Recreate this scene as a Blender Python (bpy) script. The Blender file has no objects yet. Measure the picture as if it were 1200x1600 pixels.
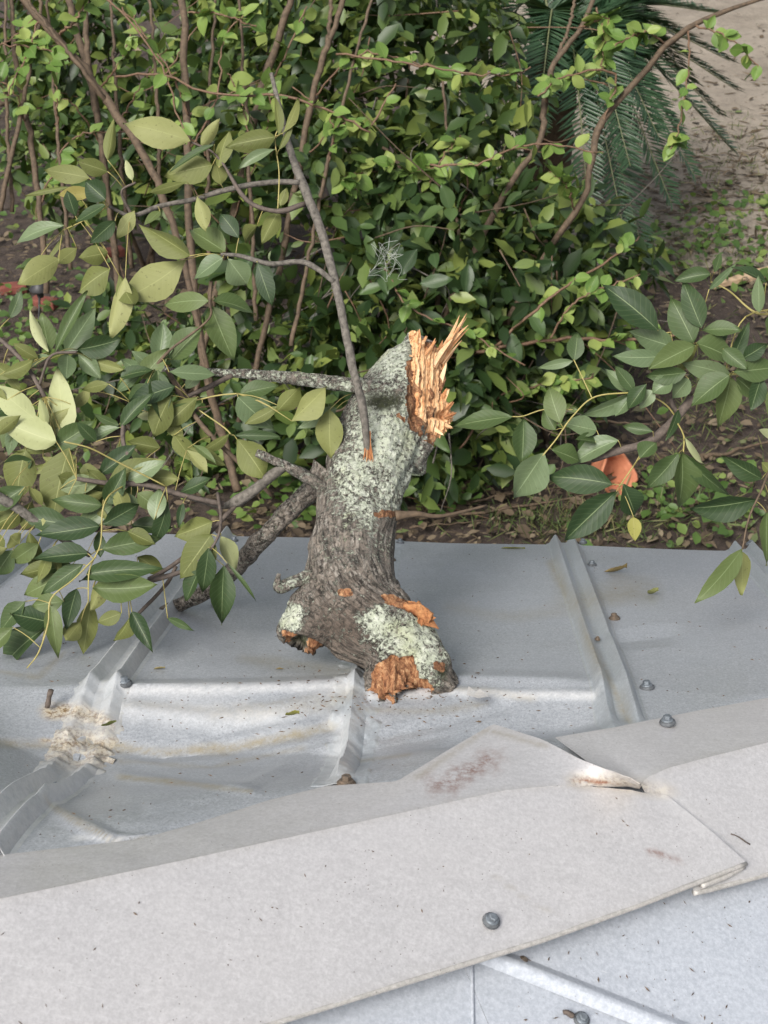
import bpy, math, random
import numpy as np
from mathutils import Vector, Matrix, noise as mnoise

random.seed(7)
rng = np.random.default_rng(7)
scene = bpy.context.scene
COL = scene.collection

# ------------------------------------------------------------------ camera
CAM_H, PITCH, F = 4.6, math.radians(34.0), 2198.0      # F: focal length in pixels of the 1200 x 1600 photograph
cam_data = bpy.data.cameras.new('camera')
cam = bpy.data.objects.new('camera', cam_data)
COL.objects.link(cam)
cam.location = (0, 0, CAM_H)
cam.rotation_euler = (math.pi / 2 - PITCH, 0, 0)
cam_data.sensor_fit = 'VERTICAL'
cam_data.sensor_height = 36.0
cam_data.lens = 36.0 * F / 1600.0
cam_data.clip_start = 0.05
cam_data.clip_end = 2000
cam_data.dof.use_dof = True
cam_data.dof.focus_distance = 3.6
cam_data.dof.aperture_fstop = cam_data.lens / 5.5       # 5.5 mm pupil
scene.camera = cam

# ------------------------------------------------------------------ world, sun, exposure
SUN_EL, SUN_AZ = math.radians(46), math.radians(210)    # azimuth measured clockwise from +Y (behind the camera, a little to the left)
world = bpy.data.worlds.new('World')
scene.world = world
world.use_nodes = True
wn, wl = world.node_tree.nodes, world.node_tree.links
wn.clear()
sky = wn.new('ShaderNodeTexSky'); sky.sky_type = 'NISHITA'; sky.sun_disc = False
sky.sun_elevation = SUN_EL; sky.sun_rotation = SUN_AZ
sky.air_density = 1.0; sky.dust_density = 4.0; sky.ozone_density = 1.0
hsv = wn.new('ShaderNodeHueSaturation'); hsv.inputs['Saturation'].default_value = 0.36
bgn = wn.new('ShaderNodeBackground'); bgn.inputs['Strength'].default_value = 0.07
won = wn.new('ShaderNodeOutputWorld')
wl.new(sky.outputs[0], hsv.inputs['Color']); wl.new(hsv.outputs[0], bgn.inputs['Color']); wl.new(bgn.outputs[0], won.inputs['Surface'])
sun_data = bpy.data.lights.new('sun', 'SUN')
sun_data.energy = 1.5; sun_data.angle = math.radians(24); sun_data.color = (1.0, 0.96, 0.9)
sun = bpy.data.objects.new('sun', sun_data); COL.objects.link(sun)
sdir = Vector((math.sin(SUN_AZ) * math.cos(SUN_EL), math.cos(SUN_AZ) * math.cos(SUN_EL), math.sin(SUN_EL)))
sun.rotation_euler = sdir.to_track_quat('Z', 'Y').to_euler()
sun.location = (0, -3, 12)
scene.view_settings.view_transform = 'Standard'
scene.view_settings.look = 'None'
scene.view_settings.exposure = 1.28
scene.view_settings.gamma = 1.0
scene.view_settings.use_curve_mapping = False
scene.render.engine = 'CYCLES'
scene.cycles.max_bounces = 6
scene.cycles.transparent_max_bounces = 4

# ------------------------------------------------------------------ geometry of the place
C0 = Vector((0, 0, CAM_H))
AX = Vector((1, 0, 0)); AU = Vector((0, math.sin(PITCH), math.cos(PITCH))); AF = Vector((0, math.cos(PITCH), -math.sin(PITCH)))
def ray(px, py): return AX * ((px - 600) / F) + AU * ((800 - py) / F) + AF
def at(px, py, d): return C0 + ray(px, py) * d
def project(p):
    q = p - C0; d = q.dot(AF)
    return 600 + F * q.dot(AX) / d, 800 - F * q.dot(AU) / d, d
def ground(px, py, z=0.0):
    r = ray(px, py); return C0 + r * ((z - CAM_H) / r.z)
# far roof slope: E0 at its eave, DD runs down the slope, UU along the eave, NN out of the sheet
DD = (AX * 104 + AU * 450 + AF * F).normalized()
UU = Vector((DD.y, -DD.x, 0)).normalized()
NN = UU.cross(DD).normalized()
E0 = at(600, 845, 4.97)
def roofp(u, v, w=0.0): return E0 + UU * u - DD * v + NN * w
def plane_hit(px, py, p0, n):
    r = ray(px, py); return C0 + r * ((p0 - C0).dot(n) / r.dot(n))
def onroof(px, py, w=0.0): return plane_hit(px, py, E0 + NN * w, NN)
def uv_of(p): q = p - E0; return q.dot(UU), -q.dot(DD)
R0, R1 = onroof(0, 1405), onroof(790, 1235)
GG = (R1 - R0).normalized()
_h = Vector((GG.y, -GG.x, 0)).normalized()
if _h.y > 0: _h = -_h
QQ = (_h * math.cos(math.radians(20)) - Vector((0, 0, 1)) * math.sin(math.radians(20)))
QQ = (QQ - GG * QQ.dot(GG)).normalized()
NB = QQ.cross(GG).normalized()
if NB.z < 0: NB = -NB
RIDGE_W = 0.055
RB = R0 + NN * RIDGE_W
def oncap(px, py, w=0.0): return plane_hit(px, py, RB + NB * w, NB)

# ------------------------------------------------------------------ helpers: meshes and tags
def mesh_obj(name, verts, faces, mats, parent=None, smooth=True, uvs=None, attrs=None, mat_idx=None):
    me = bpy.data.meshes.new(name)
    me.from_pydata([tuple(v) for v in verts], [], [tuple(f) for f in faces])
    for m in (mats if isinstance(mats, (list, tuple)) else [mats]): me.materials.append(m)
    if smooth: me.polygons.foreach_set('use_smooth', [True] * len(me.polygons))
    if mat_idx is not None: me.polygons.foreach_set('material_index', mat_idx)
    if uvs is not None:
        ul = me.uv_layers.new(name='UVMap')
        li = np.empty(len(me.loops), dtype=np.int32); me.loops.foreach_get('vertex_index', li)
        ul.data.foreach_set('uv', np.asarray(uvs, dtype=np.float32)[li].ravel())
    for k, vals in (attrs or {}).items():
        a = me.attributes.new(k, 'FLOAT', 'POINT'); a.data.foreach_set('value', np.asarray(vals, dtype=np.float32))
    me.update()
    o = bpy.data.objects.new(name, me); COL.objects.link(o)
    if parent is not None: o.parent = parent; o.matrix_parent_inverse = parent.matrix_world.inverted()
    return o
def solid(o, t):
    sm = o.modifiers.new('thickness', 'SOLIDIFY'); sm.thickness = t; sm.offset = -1
    es = o.modifiers.new('crisp', 'EDGE_SPLIT'); es.split_angle = math.radians(33); es.use_edge_angle = True
    return o
def tag(o, label=None, cat=None, group=None, kind=None):
    if label: o['label'] = label
    if cat: o['category'] = cat
    if group: o['group'] = group
    if kind: o['kind'] = kind
    return o
def empty(name, loc, label=None, cat=None, group=None, kind=None):
    o = bpy.data.objects.new(name, None); COL.objects.link(o); o.location = loc
    o.empty_display_size = 0.05
    o.matrix_world = Matrix.Translation(Vector(loc))
    return tag(o, label, cat, group, kind)
def spline(pts, n):
    """Catmull-Rom through points (each a tuple of floats), n samples."""
    P = np.array([list(p) for p in pts], dtype=float)
    P = np.vstack([2 * P[0] - P[1], P, 2 * P[-1] - P[-2]])
    m = len(P) - 3
    out = []
    for i in range(n):
        t = i / (n - 1) * m; k = min(int(t), m - 1); f = t - k
        a, b, c, d = P[k], P[k + 1], P[k + 2], P[k + 3]
        out.append(0.5 * (2 * b + (c - a) * f + (2 * a - 5 * b + 4 * c - d) * f * f + (3 * b - a - 3 * c + d) * f ** 3))
    return np.array(out)
def tube(path, radii, sides=8, rough=0.0, scale=20.0, tip=False):
    verts, faces, uvs = [], [], []
    n = len(path); prev = None; length = 0
    for i in range(n):
        p = Vector(path[i])
        t = (Vector(path[min(i + 1, n - 1)]) - Vector(path[max(i - 1, 0)])).normalized()
        if prev is None:
            s = t.cross(Vector((0, 0, 1))) if abs(t.z) < 0.9 else t.cross(Vector((1, 0, 0)))
        else: s = prev - t * prev.dot(t)
        s.normalize(); prev = s; b = t.cross(s)
        if i: length += (p - Vector(path[i - 1])).length
        for k in range(sides):
            a = 2 * math.pi * k / sides
            r = radii[i]
            if rough:
                r *= 1 + rough * mnoise.noise(Vector((math.cos(a) * 1.3, math.sin(a) * 1.3, length * scale)) + p * 3)
            verts.append(p + (s * math.cos(a) + b * math.sin(a)) * r); uvs.append((k / sides, length))
    for i in range(n - 1):
        for k in range(sides):
            k2 = (k + 1) % sides
            faces.append((i * sides + k, i * sides + k2, (i + 1) * sides + k2, (i + 1) * sides + k))
    faces.append(tuple(range(sides - 1, -1, -1))); faces.append(tuple((n - 1) * sides + k for k in range(sides)))
    return verts, faces, uvs
def smooth01(x): x = np.clip(x, 0, 1); return x * x * (3 - 2 * x)
def ss(a, b, x): return smooth01((x - a) / (b - a))
def n3(p, s=1.0, o=0.0): return mnoise.noise(Vector((p[0] * s + o, p[1] * s + o * .7, p[2] * s - o)))

# ------------------------------------------------------------------ materials
def new_mat(name):
    m = bpy.data.materials.new(name); m.use_nodes = True
    nt = m.node_tree; nt.nodes.clear()
    out = nt.nodes.new('ShaderNodeOutputMaterial')
    b = nt.nodes.new('ShaderNodeBsdfPrincipled')
    nt.links.new(b.outputs[0], out.inputs[0])
    return m, nt, b, out
class NT:
    def __init__(s, nt): s.nt = nt
    def n(s, t, **kw):
        nd = s.nt.nodes.new(t)
        for k, v in kw.items():
            if k.startswith('i_'): nd.inputs[k[2:].replace('_', ' ')].default_value = v
            else: setattr(nd, k, v)
        return nd
    def l(s, a, b): s.nt.links.new(a, b)
    def noise(s, vec, scale, detail=4, rough=0.55, dist=0.0):
        nd = s.n('ShaderNodeTexNoise'); nd.inputs['Scale'].default_value = scale; nd.inputs['Detail'].default_value = detail
        nd.inputs['Roughness'].default_value = rough; nd.inputs['Distortion'].default_value = dist
        if vec is not None: s.l(vec, nd.inputs['Vector'])
        return nd.outputs['Fac']
    def ramp(s, fac, stops, interp='LINEAR'):
        nd = s.n('ShaderNodeValToRGB'); cr = nd.color_ramp; cr.interpolation = interp
        while len(cr.elements) < len(stops): cr.elements.new(0.5)
        for e, (p, c) in zip(cr.elements, stops):
            e.position = p; e.color = (c if len(c) == 4 else (*c, 1)) if not isinstance(c, (int, float)) else (c, c, c, 1)
        s.l(fac, nd.inputs[0]); return nd.outputs[0]
    def mix(s, fac, a, b, mode='MIX'):
        nd = s.n('ShaderNodeMix', data_type='RGBA', blend_type=mode)
        for sock, v in ((nd.inputs[0], fac), (nd.inputs[6], a), (nd.inputs[7], b)):
            if isinstance(v, (int, float)): sock.default_value = v
            elif isinstance(v, tuple): sock.default_value = (*v, 1) if len(v) == 3 else v
            else: s.l(v, sock)
        return nd.outputs[2]
    def math(s, op, a, b=0.0, clamp=False):
        nd = s.n('ShaderNodeMath', operation=op, use_clamp=clamp)
        for sock, v in ((nd.inputs[0], a), (nd.inputs[1], b)):
            if isinstance(v, (int, float)): sock.default_value = v
            else: s.l(v, sock)
        return nd.outputs[0]
    def attr(s, name):
        nd = s.n('ShaderNodeAttribute'); nd.attribute_name = name; return nd.outputs['Fac']
    def bump(s, h, strength, dist, normal=None):
        nd = s.n('ShaderNodeBump'); nd.inputs['Strength'].default_value = strength; nd.inputs['Distance'].default_value = dist
        s.l(h, nd.inputs['Height'])
        if normal is not None: s.l(normal, nd.inputs['Normal'])
        return nd.outputs[0]
    def mapping(s, vec, scale=(1, 1, 1), rot=(0, 0, 0)):
        nd = s.n('ShaderNodeMapping'); nd.inputs['Scale'].default_value = scale; nd.inputs['Rotation'].default_value = rot
        s.l(vec, nd.inputs['Vector']); return nd.outputs[0]

def metal_mat(name, base, tint, metallic, rough, grain_amt, stains=True):
    m, nt, b, out = new_mat(name); q = NT(nt)
    tc = q.n('ShaderNodeTexCoord'); gen = tc.outputs['Object']
    grain = q.noise(gen, 190, 4, 0.8)
    blot = q.noise(gen, 110, 6, 0.8)
    cloud = q.noise(gen, 3.2, 5, 0.6)
    c = q.mix(q.ramp(blot, [(0.38, 0.0), (0.62, 1.0)]), tuple(x * (0.80 if metallic < 0.35 else 0.88) for x in base), tint)
    c = q.mix(q.math('MULTIPLY', q.ramp(grain, [(0.36, 1.0), (0.54, 0.0)]), grain_amt), c, tuple(x * 0.62 for x in base))
    streak = q.noise(q.mapping(gen, (1.0, 6.0, 2.0), (0, 0, 0.5)), 9, 6, 0.75, 0.4)
    c = q.mix(q.math('MULTIPLY', q.ramp(streak, [(0.5, 0.0), (0.72, 1.0)]), 0.3), c, tuple(x * 0.7 for x in base))
    scr = q.ramp(q.noise(q.mapping(gen, (3.0, 40.0, 3.0), (0.2, 0.1, 0.9)), 6, 3, 0.6), [(0.685, 0.0), (0.70, 1.0)])
    c = q.mix(q.math('MULTIPLY', scr, 0.35), c, (0.75, 0.75, 0.75))
    c = q.mix(q.math('MULTIPLY', q.ramp(cloud, [(0.42, 0.0), (0.75, 1.0)]), 0.35), c, tuple(x * 0.8 for x in base))
    # fine dark specks of dirt
    vor = q.n('ShaderNodeTexVoronoi', feature='F1'); vor.inputs['Scale'].default_value = 75; q.l(gen, vor.inputs['Vector'])
    speck = q.math('LESS_THAN', vor.outputs['Distance'], 0.085)
    gate = q.math('GREATER_THAN', q.noise(gen, 9, 3, 0.6), 0.52)
    c = q.mix(q.math('MULTIPLY', q.math('MULTIPLY', speck, gate), 0.7), c, (0.09, 0.07, 0.055))
    if stains:
        sn = q.noise(gen, 45, 5, 0.75)
        st = q.math('MULTIPLY', q.attr('stain'), q.ramp(sn, [(0.3, 0.25), (0.62, 1.0)]))
        c = q.mix(st, c, (0.30, 0.25, 0.15))
        cr = q.math('MULTIPLY', q.attr('cream'), q.ramp(sn, [(0.3, 0.45), (0.55, 1.0)]))
        c = q.mix(cr, c, q.mix(q.ramp(q.noise(gen, 110, 4, 0.7), [(0.45, 0.0), (0.58, 1.0)]), (0.45, 0.39, 0.285), (0.16, 0.10, 0.045)))
        ru = q.math('MULTIPLY', q.attr('rust'), q.ramp(sn, [(0.38, 0.0), (0.62, 1.0)]))
        c = q.mix(ru, c, (0.20, 0.075, 0.04))
        sc = q.math('MULTIPLY', q.attr('pale'), q.ramp(sn, [(0.25, 0.3), (0.6, 1.0)]))  # paler tone, including the light painted along crests and folds
        c = q.mix(sc, c, (0.78, 0.77, 0.75))
    q.l(c, b.inputs['Base Color'])
    b.inputs['Metallic'].default_value = metallic
    if stains: q.l(q.math('MULTIPLY', q.math('SUBTRACT', 1.0, q.attr('cream'), True), metallic), b.inputs['Metallic'])
    q.l(q.math('ADD', q.math('MULTIPLY', q.attr('cream'), 0.4), q.math('ADD', q.ramp(blot, [(0.25, rough - 0.14), (0.8, rough + 0.08)]), q.ramp(cloud, [(0.35, 0.0), (0.65, 0.14)]))), b.inputs['Roughness'])
    h = q.math('ADD', q.math('MULTIPLY', grain, 0.25), blot)
    q.l(q.bump(h, 0.18, 0.002), b.inputs['Normal'])
    return m
M = {}
M['sheet'] = metal_mat('galvanized_sheet', (0.43, 0.455, 0.485), (0.50, 0.52, 0.545), 0.30, 0.42, 0.95)
M['near_sheet'] = metal_mat('near_sheet', (0.52, 0.56, 0.62), (0.58, 0.61, 0.66), 0.25, 0.45, 0.2)
M['rib'] = metal_mat('rib_sheet', (0.42, 0.455, 0.48), (0.47, 0.50, 0.525), 0.3, 0.4, 0.4)
M['cap'] = metal_mat('cap_sheet', (0.585, 0.572, 0.572), (0.64, 0.628, 0.628), 0.38, 0.42, 0.35)
M['hem'] = metal_mat('hem_sheet', (0.45, 0.43, 0.40), (0.55, 0.53, 0.5), 0.2, 0.5, 0.35, stains=False)

def simple_mat(name, c1, c2, rough=0.6, scale=30, bump=0.2, metallic=0.0, bdist=0.003):
    m, nt, b, out = new_mat(name); q = NT(nt)
    tc = q.n('ShaderNodeTexCoord')
    nz = q.noise(tc.outputs['Object'], scale, 5, 0.65)
    q.l(q.mix(q.ramp(nz, [(0.3, 0.0), (0.7, 1.0)]), c1, c2), b.inputs['Base Color'])
    b.inputs['Roughness'].default_value = rough; b.inputs['Metallic'].default_value = metallic
    q.l(q.bump(nz, bump, bdist), b.inputs['Normal'])
    return m
M['screw'] = simple_mat('screw_zinc', (0.12, 0.135, 0.15), (0.24, 0.27, 0.3), 0.5, 120, 0.2, 0.5)
M['screw_rust'] = simple_mat('screw_rusty', (0.07, 0.06, 0.05), (0.18, 0.13, 0.09), 0.8, 90, 0.5, 0.2)
M['rubber'] = simple_mat('rubber_washer', (0.05, 0.055, 0.06), (0.13, 0.14, 0.15), 0.7, 90)
M['fascia'] = simple_mat('fascia_paint', (0.5, 0.48, 0.44), (0.6, 0.58, 0.54), 0.6, 12)
M['soil'] = None

def leaf_mat(name, stops, vein, rough=0.42, transl=0.22, spots=0.0, veins=True, mass=False):
    m, nt, b, out = new_mat(name); q = NT(nt)
    oi = q.n('ShaderNodeObjectInfo')
    r = q.math('FRACT', q.math('ADD', oi.outputs['Random'], q.attr('rnd'))) if mass else oi.outputs['Random']
    tc = q.n('ShaderNodeTexCoord')
    nz = q.noise(tc.outputs['Object'], 38, 3, 0.6)
    c = q.ramp(r, stops)
    c = q.mix(q.math('MULTIPLY', nz, 0.35), c, q.mix(0.55, c, (0.02, 0.03, 0.01)))
    if veins:
        sep = q.n('ShaderNodeSeparateXYZ'); q.l(tc.outputs['UV'], sep.inputs[0])
        ax = q.math('ABSOLUTE', q.math('SUBTRACT', sep.outputs[0], 0.5))
        mid = q.math('LESS_THAN', ax, 0.016)
        w = q.math('SINE', q.math('MULTIPLY', q.math('SUBTRACT', sep.outputs[1], q.math('MULTIPLY', ax, 0.45)), 62.0))
        side = q.math('MULTIPLY', q.ramp(w, [(0.86, 0.0), (1.0, 1.0)]), 0.13)
        c = q.mix(q.math('MAXIMUM', q.math('MULTIPLY', mid, 0.65), side), c, vein)
        q.l(q.bump(q.math('ADD', w, q.math('MULTIPLY', nz, 2.0)), 0.07, 0.0015), b.inputs['Normal'])
    if spots:
        sp = q.ramp(q.noise(tc.outputs['Object'], 120, 2, 0.5), [(0.66, 0.0), (0.70, 1.0)])
        c = q.mix(q.math('MULTIPLY', sp, spots), c, (0.07, 0.05, 0.02))
    q.l(c, b.inputs['Base Color'])
    b.inputs['Roughness'].default_value = rough; b.inputs['Specular IOR Level'].default_value = 0.38
    tr = q.n('ShaderNodeBsdfTranslucent')
    q.l(q.mix(0.5, c, (0.25, 0.35, 0.04)), tr.inputs['Color'])
    mx = q.n('ShaderNodeMixShader'); mx.inputs[0].default_value = transl
    q.l(b.outputs[0], mx.inputs[1]); q.l(tr.outputs[0], mx.inputs[2]); q.l(mx.outputs[0], out.inputs[0])
    return m
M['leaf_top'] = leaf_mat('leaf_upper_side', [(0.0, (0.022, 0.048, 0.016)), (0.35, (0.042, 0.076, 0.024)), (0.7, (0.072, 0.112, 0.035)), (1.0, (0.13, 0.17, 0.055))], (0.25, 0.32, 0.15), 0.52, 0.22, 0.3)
M['leaf_sheen'] = leaf_mat('leaf_sheen_upper_side', [(0.0, (0.11, 0.16, 0.075)), (1.0, (0.18, 0.235, 0.12))], (0.32, 0.4, 0.22), 0.40, 0.2, 0.3)  # sheen on upper sides, painted as a paler base colour
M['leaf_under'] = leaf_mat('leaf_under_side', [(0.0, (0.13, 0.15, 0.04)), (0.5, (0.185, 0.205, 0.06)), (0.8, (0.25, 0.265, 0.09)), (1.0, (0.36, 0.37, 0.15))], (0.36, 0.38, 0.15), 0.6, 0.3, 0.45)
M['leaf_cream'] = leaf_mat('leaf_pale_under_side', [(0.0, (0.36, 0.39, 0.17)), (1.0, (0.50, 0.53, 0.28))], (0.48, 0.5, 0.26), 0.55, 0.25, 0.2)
M['leaf_yellow'] = leaf_mat('leaf_yellowing', [(0.0, (0.30, 0.30, 0.07)), (1.0, (0.42, 0.36, 0.12))], (0.4, 0.36, 0.15), 0.6, 0.25, 0.5)
M['leaf_dry'] = leaf_mat('leaf_dry', [(0.0, (0.30, 0.22, 0.09)), (1.0, (0.36, 0.30, 0.14))], (0.3, 0.22, 0.1), 0.7, 0.15, 0.8)
M['hedge'] = leaf_mat('shrub_leaf', [(0.0, (0.013, 0.030, 0.010)), (0.35, (0.030, 0.060, 0.018)), (0.6, (0.066, 0.112, 0.03)), (0.8, (0.125, 0.18, 0.045)), (1.0, (0.24, 0.29, 0.07))], (0.10, 0.15, 0.06), 0.40, 0.24, mass=True, veins=False)
M['hedge_one'] = leaf_mat('shrub_leaf_veined', [(0.0, (0.02, 0.042, 0.015)), (0.4, (0.045, 0.085, 0.028)), (0.75, (0.085, 0.14, 0.045)), (1.0, (0.18, 0.24, 0.07))], (0.10, 0.15, 0.06), 0.40, 0.24)
M['lime'] = leaf_mat('small_bright_leaf', [(0.0, (0.12, 0.22, 0.045)), (0.5, (0.20, 0.32, 0.07)), (1.0, (0.36, 0.43, 0.12))], (0.3, 0.36, 0.14), 0.45, 0.35)
M['lime_mass'] = leaf_mat('small_bright_leaf_mass', [(0.0, (0.06, 0.12, 0.03)), (0.6, (0.12, 0.21, 0.05)), (1.0, (0.25, 0.32, 0.09))], (0.3, 0.36, 0.14), 0.45, 0.35, mass=True, veins=False)
M['sago'] = leaf_mat('sago_leaflet', [(0.0, (0.018, 0.048, 0.022)), (1.0, (0.042, 0.085, 0.038))], (0, 0, 0), 0.35, 0.08, mass=True, veins=False)
M['grass'] = leaf_mat('weed_blade', [(0.0, (0.05, 0.08, 0.025)), (0.6, (0.10, 0.14, 0.045)), (1.0, (0.26, 0.23, 0.11))], (0, 0, 0), 0.6, 0.25, mass=True, veins=False)
M['litter'] = leaf_mat('dead_leaf', [(0.0, (0.07, 0.05, 0.035)), (0.4, (0.10, 0.07, 0.045)), (0.75, (0.16, 0.12, 0.08)), (0.9, (0.26, 0.21, 0.14)), (0.92, (0.09, 0.12, 0.045)), (1.0, (0.14, 0.17, 0.06))], (0, 0, 0), 0.8, 0.05, mass=True, veins=False)
M['stalk'] = simple_mat('leaf_stalk', (0.28, 0.25, 0.07), (0.36, 0.30, 0.11), 0.55, 60)
M['twig_dark'] = simple_mat('dark_twig_bark', (0.055, 0.042, 0.034), (0.14, 0.11, 0.09), 0.8, 70, 0.5)
M['twig_grey'] = simple_mat('grey_twig_bark', (0.045, 0.04, 0.032), (0.19, 0.17, 0.145), 0.85, 80, 0.9)
M['stem_brown'] = simple_mat('brown_stem_bark', (0.05, 0.035, 0.022), (0.145, 0.10, 0.062), 0.8, 40, 0.5)
M['stem_red'] = simple_mat('reddish_stem_bark', (0.09, 0.05, 0.03), (0.20, 0.12, 0.07), 0.7, 60, 0.3)
M['fresh_wood'] = None
M['terracotta'] = simple_mat('terracotta', (0.36, 0.12, 0.06), (0.48, 0.19, 0.10), 0.8, 18)
M['brick'] = simple_mat('red_brick', (0.13, 0.035, 0.025), (0.22, 0.07, 0.05), 0.85, 25, 0.5)
M['black_metal'] = simple_mat('black_paint', (0.02, 0.02, 0.022), (0.04, 0.04, 0.042), 0.5, 30)
M['plank'] = simple_mat('weathered_plank', (0.40, 0.27, 0.16), (0.55, 0.40, 0.26), 0.8, 14, 0.3)
M['moss'] = simple_mat('spanish_moss', (0.30, 0.33, 0.28), (0.42, 0.44, 0.38), 0.9, 50)

def soil_mat():
    m, nt, b, out = new_mat('soil_and_sand'); q = NT(nt)
    tc = q.n('ShaderNodeTexCoord'); p = tc.outputs['Object']
    a = q.noise(p, 2.2, 6, 0.65); f = q.noise(p, 26, 6, 0.75); g = q.noise(p, 90, 4, 0.7)
    c = q.mix(q.ramp(f, [(0.3, 0.0), (0.7, 1.0)]), (0.038, 0.027, 0.022), (0.10, 0.073, 0.058))
    c = q.mix(q.ramp(a, [(0.5, 0.0), (0.72, 0.6)]), c, (0.165, 0.125, 0.098))
    c = q.mix(q.ramp(g, [(0.58, 0.0), (0.72, 0.8)]), c, (0.25, 0.19, 0.14))
    q.l(c, b.inputs['Base Color']); b.inputs['Roughness'].default_value = 0.95
    h = q.math('ADD', f, q.math('MULTIPLY', g, 0.5)); q.l(q.bump(h, 0.9, 0.04), b.inputs['Normal'])
    return m
def sand_mat():
    m, nt, b, out = new_mat('sandy_path'); q = NT(nt)
    tc = q.n('ShaderNodeTexCoord'); p = tc.outputs['Object']
    a = q.noise(p, 1.6, 6, 0.65, 0.6); f = q.noise(p, 14, 6, 0.7); g = q.noise(p, 70, 4, 0.7)
    c = q.mix(q.ramp(a, [(0.32, 0.0), (0.68, 1.0)]), (0.20, 0.168, 0.130), (0.33, 0.285, 0.228))
    c = q.mix(q.ramp(f, [(0.5, 0.0), (0.72, 0.75)]), c, (0.14, 0.115, 0.09))
    c = q.mix(q.ramp(g, [(0.6, 0.0), (0.7, 0.6)]), c, (0.11, 0.085, 0.06))
    q.l(c, b.inputs['Base Color']); b.inputs['Roughness'].default_value = 0.95
    q.l(q.bump(q.math('ADD', f, a), 0.7, 0.05), b.inputs['Normal'])
    return m
M['soil'] = soil_mat(); M['sand'] = sand_mat()

def bark_mat():
    m, nt, b, out = new_mat('lichen_bark'); q = NT(nt)
    tc = q.n('ShaderNodeTexCoord'); p = tc.outputs['Object']; uv = tc.outputs['UV']
    gr = q.n('ShaderNodeAttribute'); gr.attribute_name = 'grain'
    fiss = q.noise(gr.outputs['Vector'], 1.0, 6, 0.72, 0.8)
    tone = q.noise(p, 14, 4, 0.6)
    c = q.mix(q.ramp(fiss, [(0.40, 0.0), (0.58, 1.0)]), (0.018, 0.014, 0.011), (0.23, 0.195, 0.16))
    c = q.mix(q.math('MULTIPLY', q.ramp(q.noise(gr.outputs['Vector'], 1.6, 5, 0.7, 0.5), [(0.5, 0.0), (0.6, 1.0)]), q.ramp(tone, [(0.35, 0.2), (0.6, 0.9)])), c, (0.38, 0.345, 0.30))
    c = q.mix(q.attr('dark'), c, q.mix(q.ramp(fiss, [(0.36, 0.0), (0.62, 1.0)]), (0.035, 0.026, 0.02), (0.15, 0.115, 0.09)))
    # black crust, moss (its mask also paints the stub hollow's shade) and pale lichen
    crust = q.noise(p, 48, 5, 0.75)
    li_n = q.math('ADD', q.math('MULTIPLY', q.noise(p, 42, 8, 0.8, 0.8), 0.48), q.math('MULTIPLY', q.noise(p, 120, 6, 0.8, 0.5), 0.52))
    li = q.math('MULTIPLY', q.ramp(q.math('ADD', li_n, q.math('MULTIPLY', q.math('SUBTRACT', q.attr('lichen'), 0.5), 0.24)), [(0.515, 0.0), (0.555, 1.0)]), 1.0)
    lcol = q.ramp(q.noise(p, 70, 5, 0.7), [(0.25, (0.34, 0.38, 0.28)), (0.42, (0.52, 0.56, 0.43)), (0.58, (0.64, 0.67, 0.55)), (0.75, (0.74, 0.75, 0.68))])
    lcol = q.mix(q.ramp(q.noise(p, 9, 3, 0.5), [(0.56, 0.0), (0.75, 0.6)]), lcol, (0.50, 0.52, 0.27))
    c = q.mix(li, c, lcol)
    blk = q.math('MULTIPLY', q.ramp(q.noise(p, 85, 6, 0.8, 0.6), [(0.53, 0.0), (0.58, 1.0)]), 0.8)
    c = q.mix(blk, c, (0.022, 0.02, 0.014))
    moss = q.math('MULTIPLY', q.attr('moss'), q.ramp(crust, [(0.34, 0.0), (0.48, 1.0)]))
    c = q.mix(moss, c, (0.04, 0.045, 0.018))
    wood = q.math('MULTIPLY', q.attr('wood'), q.ramp(q.noise(p, 60, 4, 0.7), [(0.25, 0.4), (0.5, 1.0)]), True)
    wcol = q.ramp(q.noise(q.mapping(p, (1, 1, 0.22)), 95, 6, 0.78, 0.6), [(0.32, (0.07, 0.028, 0.014)), (0.43, (0.21, 0.085, 0.038)), (0.53, (0.40, 0.195, 0.09)), (0.68, (0.62, 0.40, 0.22))])
    c = q.mix(q.ramp(wood, [(0.42, 0.0), (0.5, 1.0)]), c, wcol)
    q.l(c, b.inputs['Base Color']); b.inputs['Roughness'].default_value = 0.92
    h = q.math('ADD', q.math('MULTIPLY', fiss, 1.0), q.math('MULTIPLY', li, q.math('MULTIPLY', li_n, 1.1)))
    q.l(q.bump(h, 1.0, 0.011), b.inputs['Normal'])
    return m
def wood_mat(name, stops, rough=0.95):
    m, nt, b, out = new_mat(name); q = NT(nt)
    tc = q.n('ShaderNodeTexCoord'); p = tc.outputs['Object']
    r = q.attr('rnd'); nz = q.noise(p, 45, 5, 0.7, 0.5)
    f = q.math('ADD', q.math('MULTIPLY', r, 0.45), q.math('MULTIPLY', nz, 0.6))
    q.l(q.ramp(f, stops), b.inputs['Base Color']); b.inputs['Roughness'].default_value = rough
    q.l(q.bump(q.noise(p, 160, 4, 0.7), 0.6, 0.004), b.inputs['Normal'])
    return m
M['bark'] = bark_mat()
M['fresh_wood'] = wood_mat('fresh_broken_wood', [(0.22, (0.34, 0.13, 0.05)), (0.38, (0.57, 0.27, 0.115)), (0.54, (0.72, 0.43, 0.22)), (0.78, (0.82, 0.59, 0.36))])
M['red_wood'] = wood_mat('red_broken_wood', [(0.15, (0.09, 0.03, 0.013)), (0.38, (0.26, 0.095, 0.035)), (0.6, (0.45, 0.21, 0.085)), (0.85, (0.66, 0.42, 0.21))])

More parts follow.
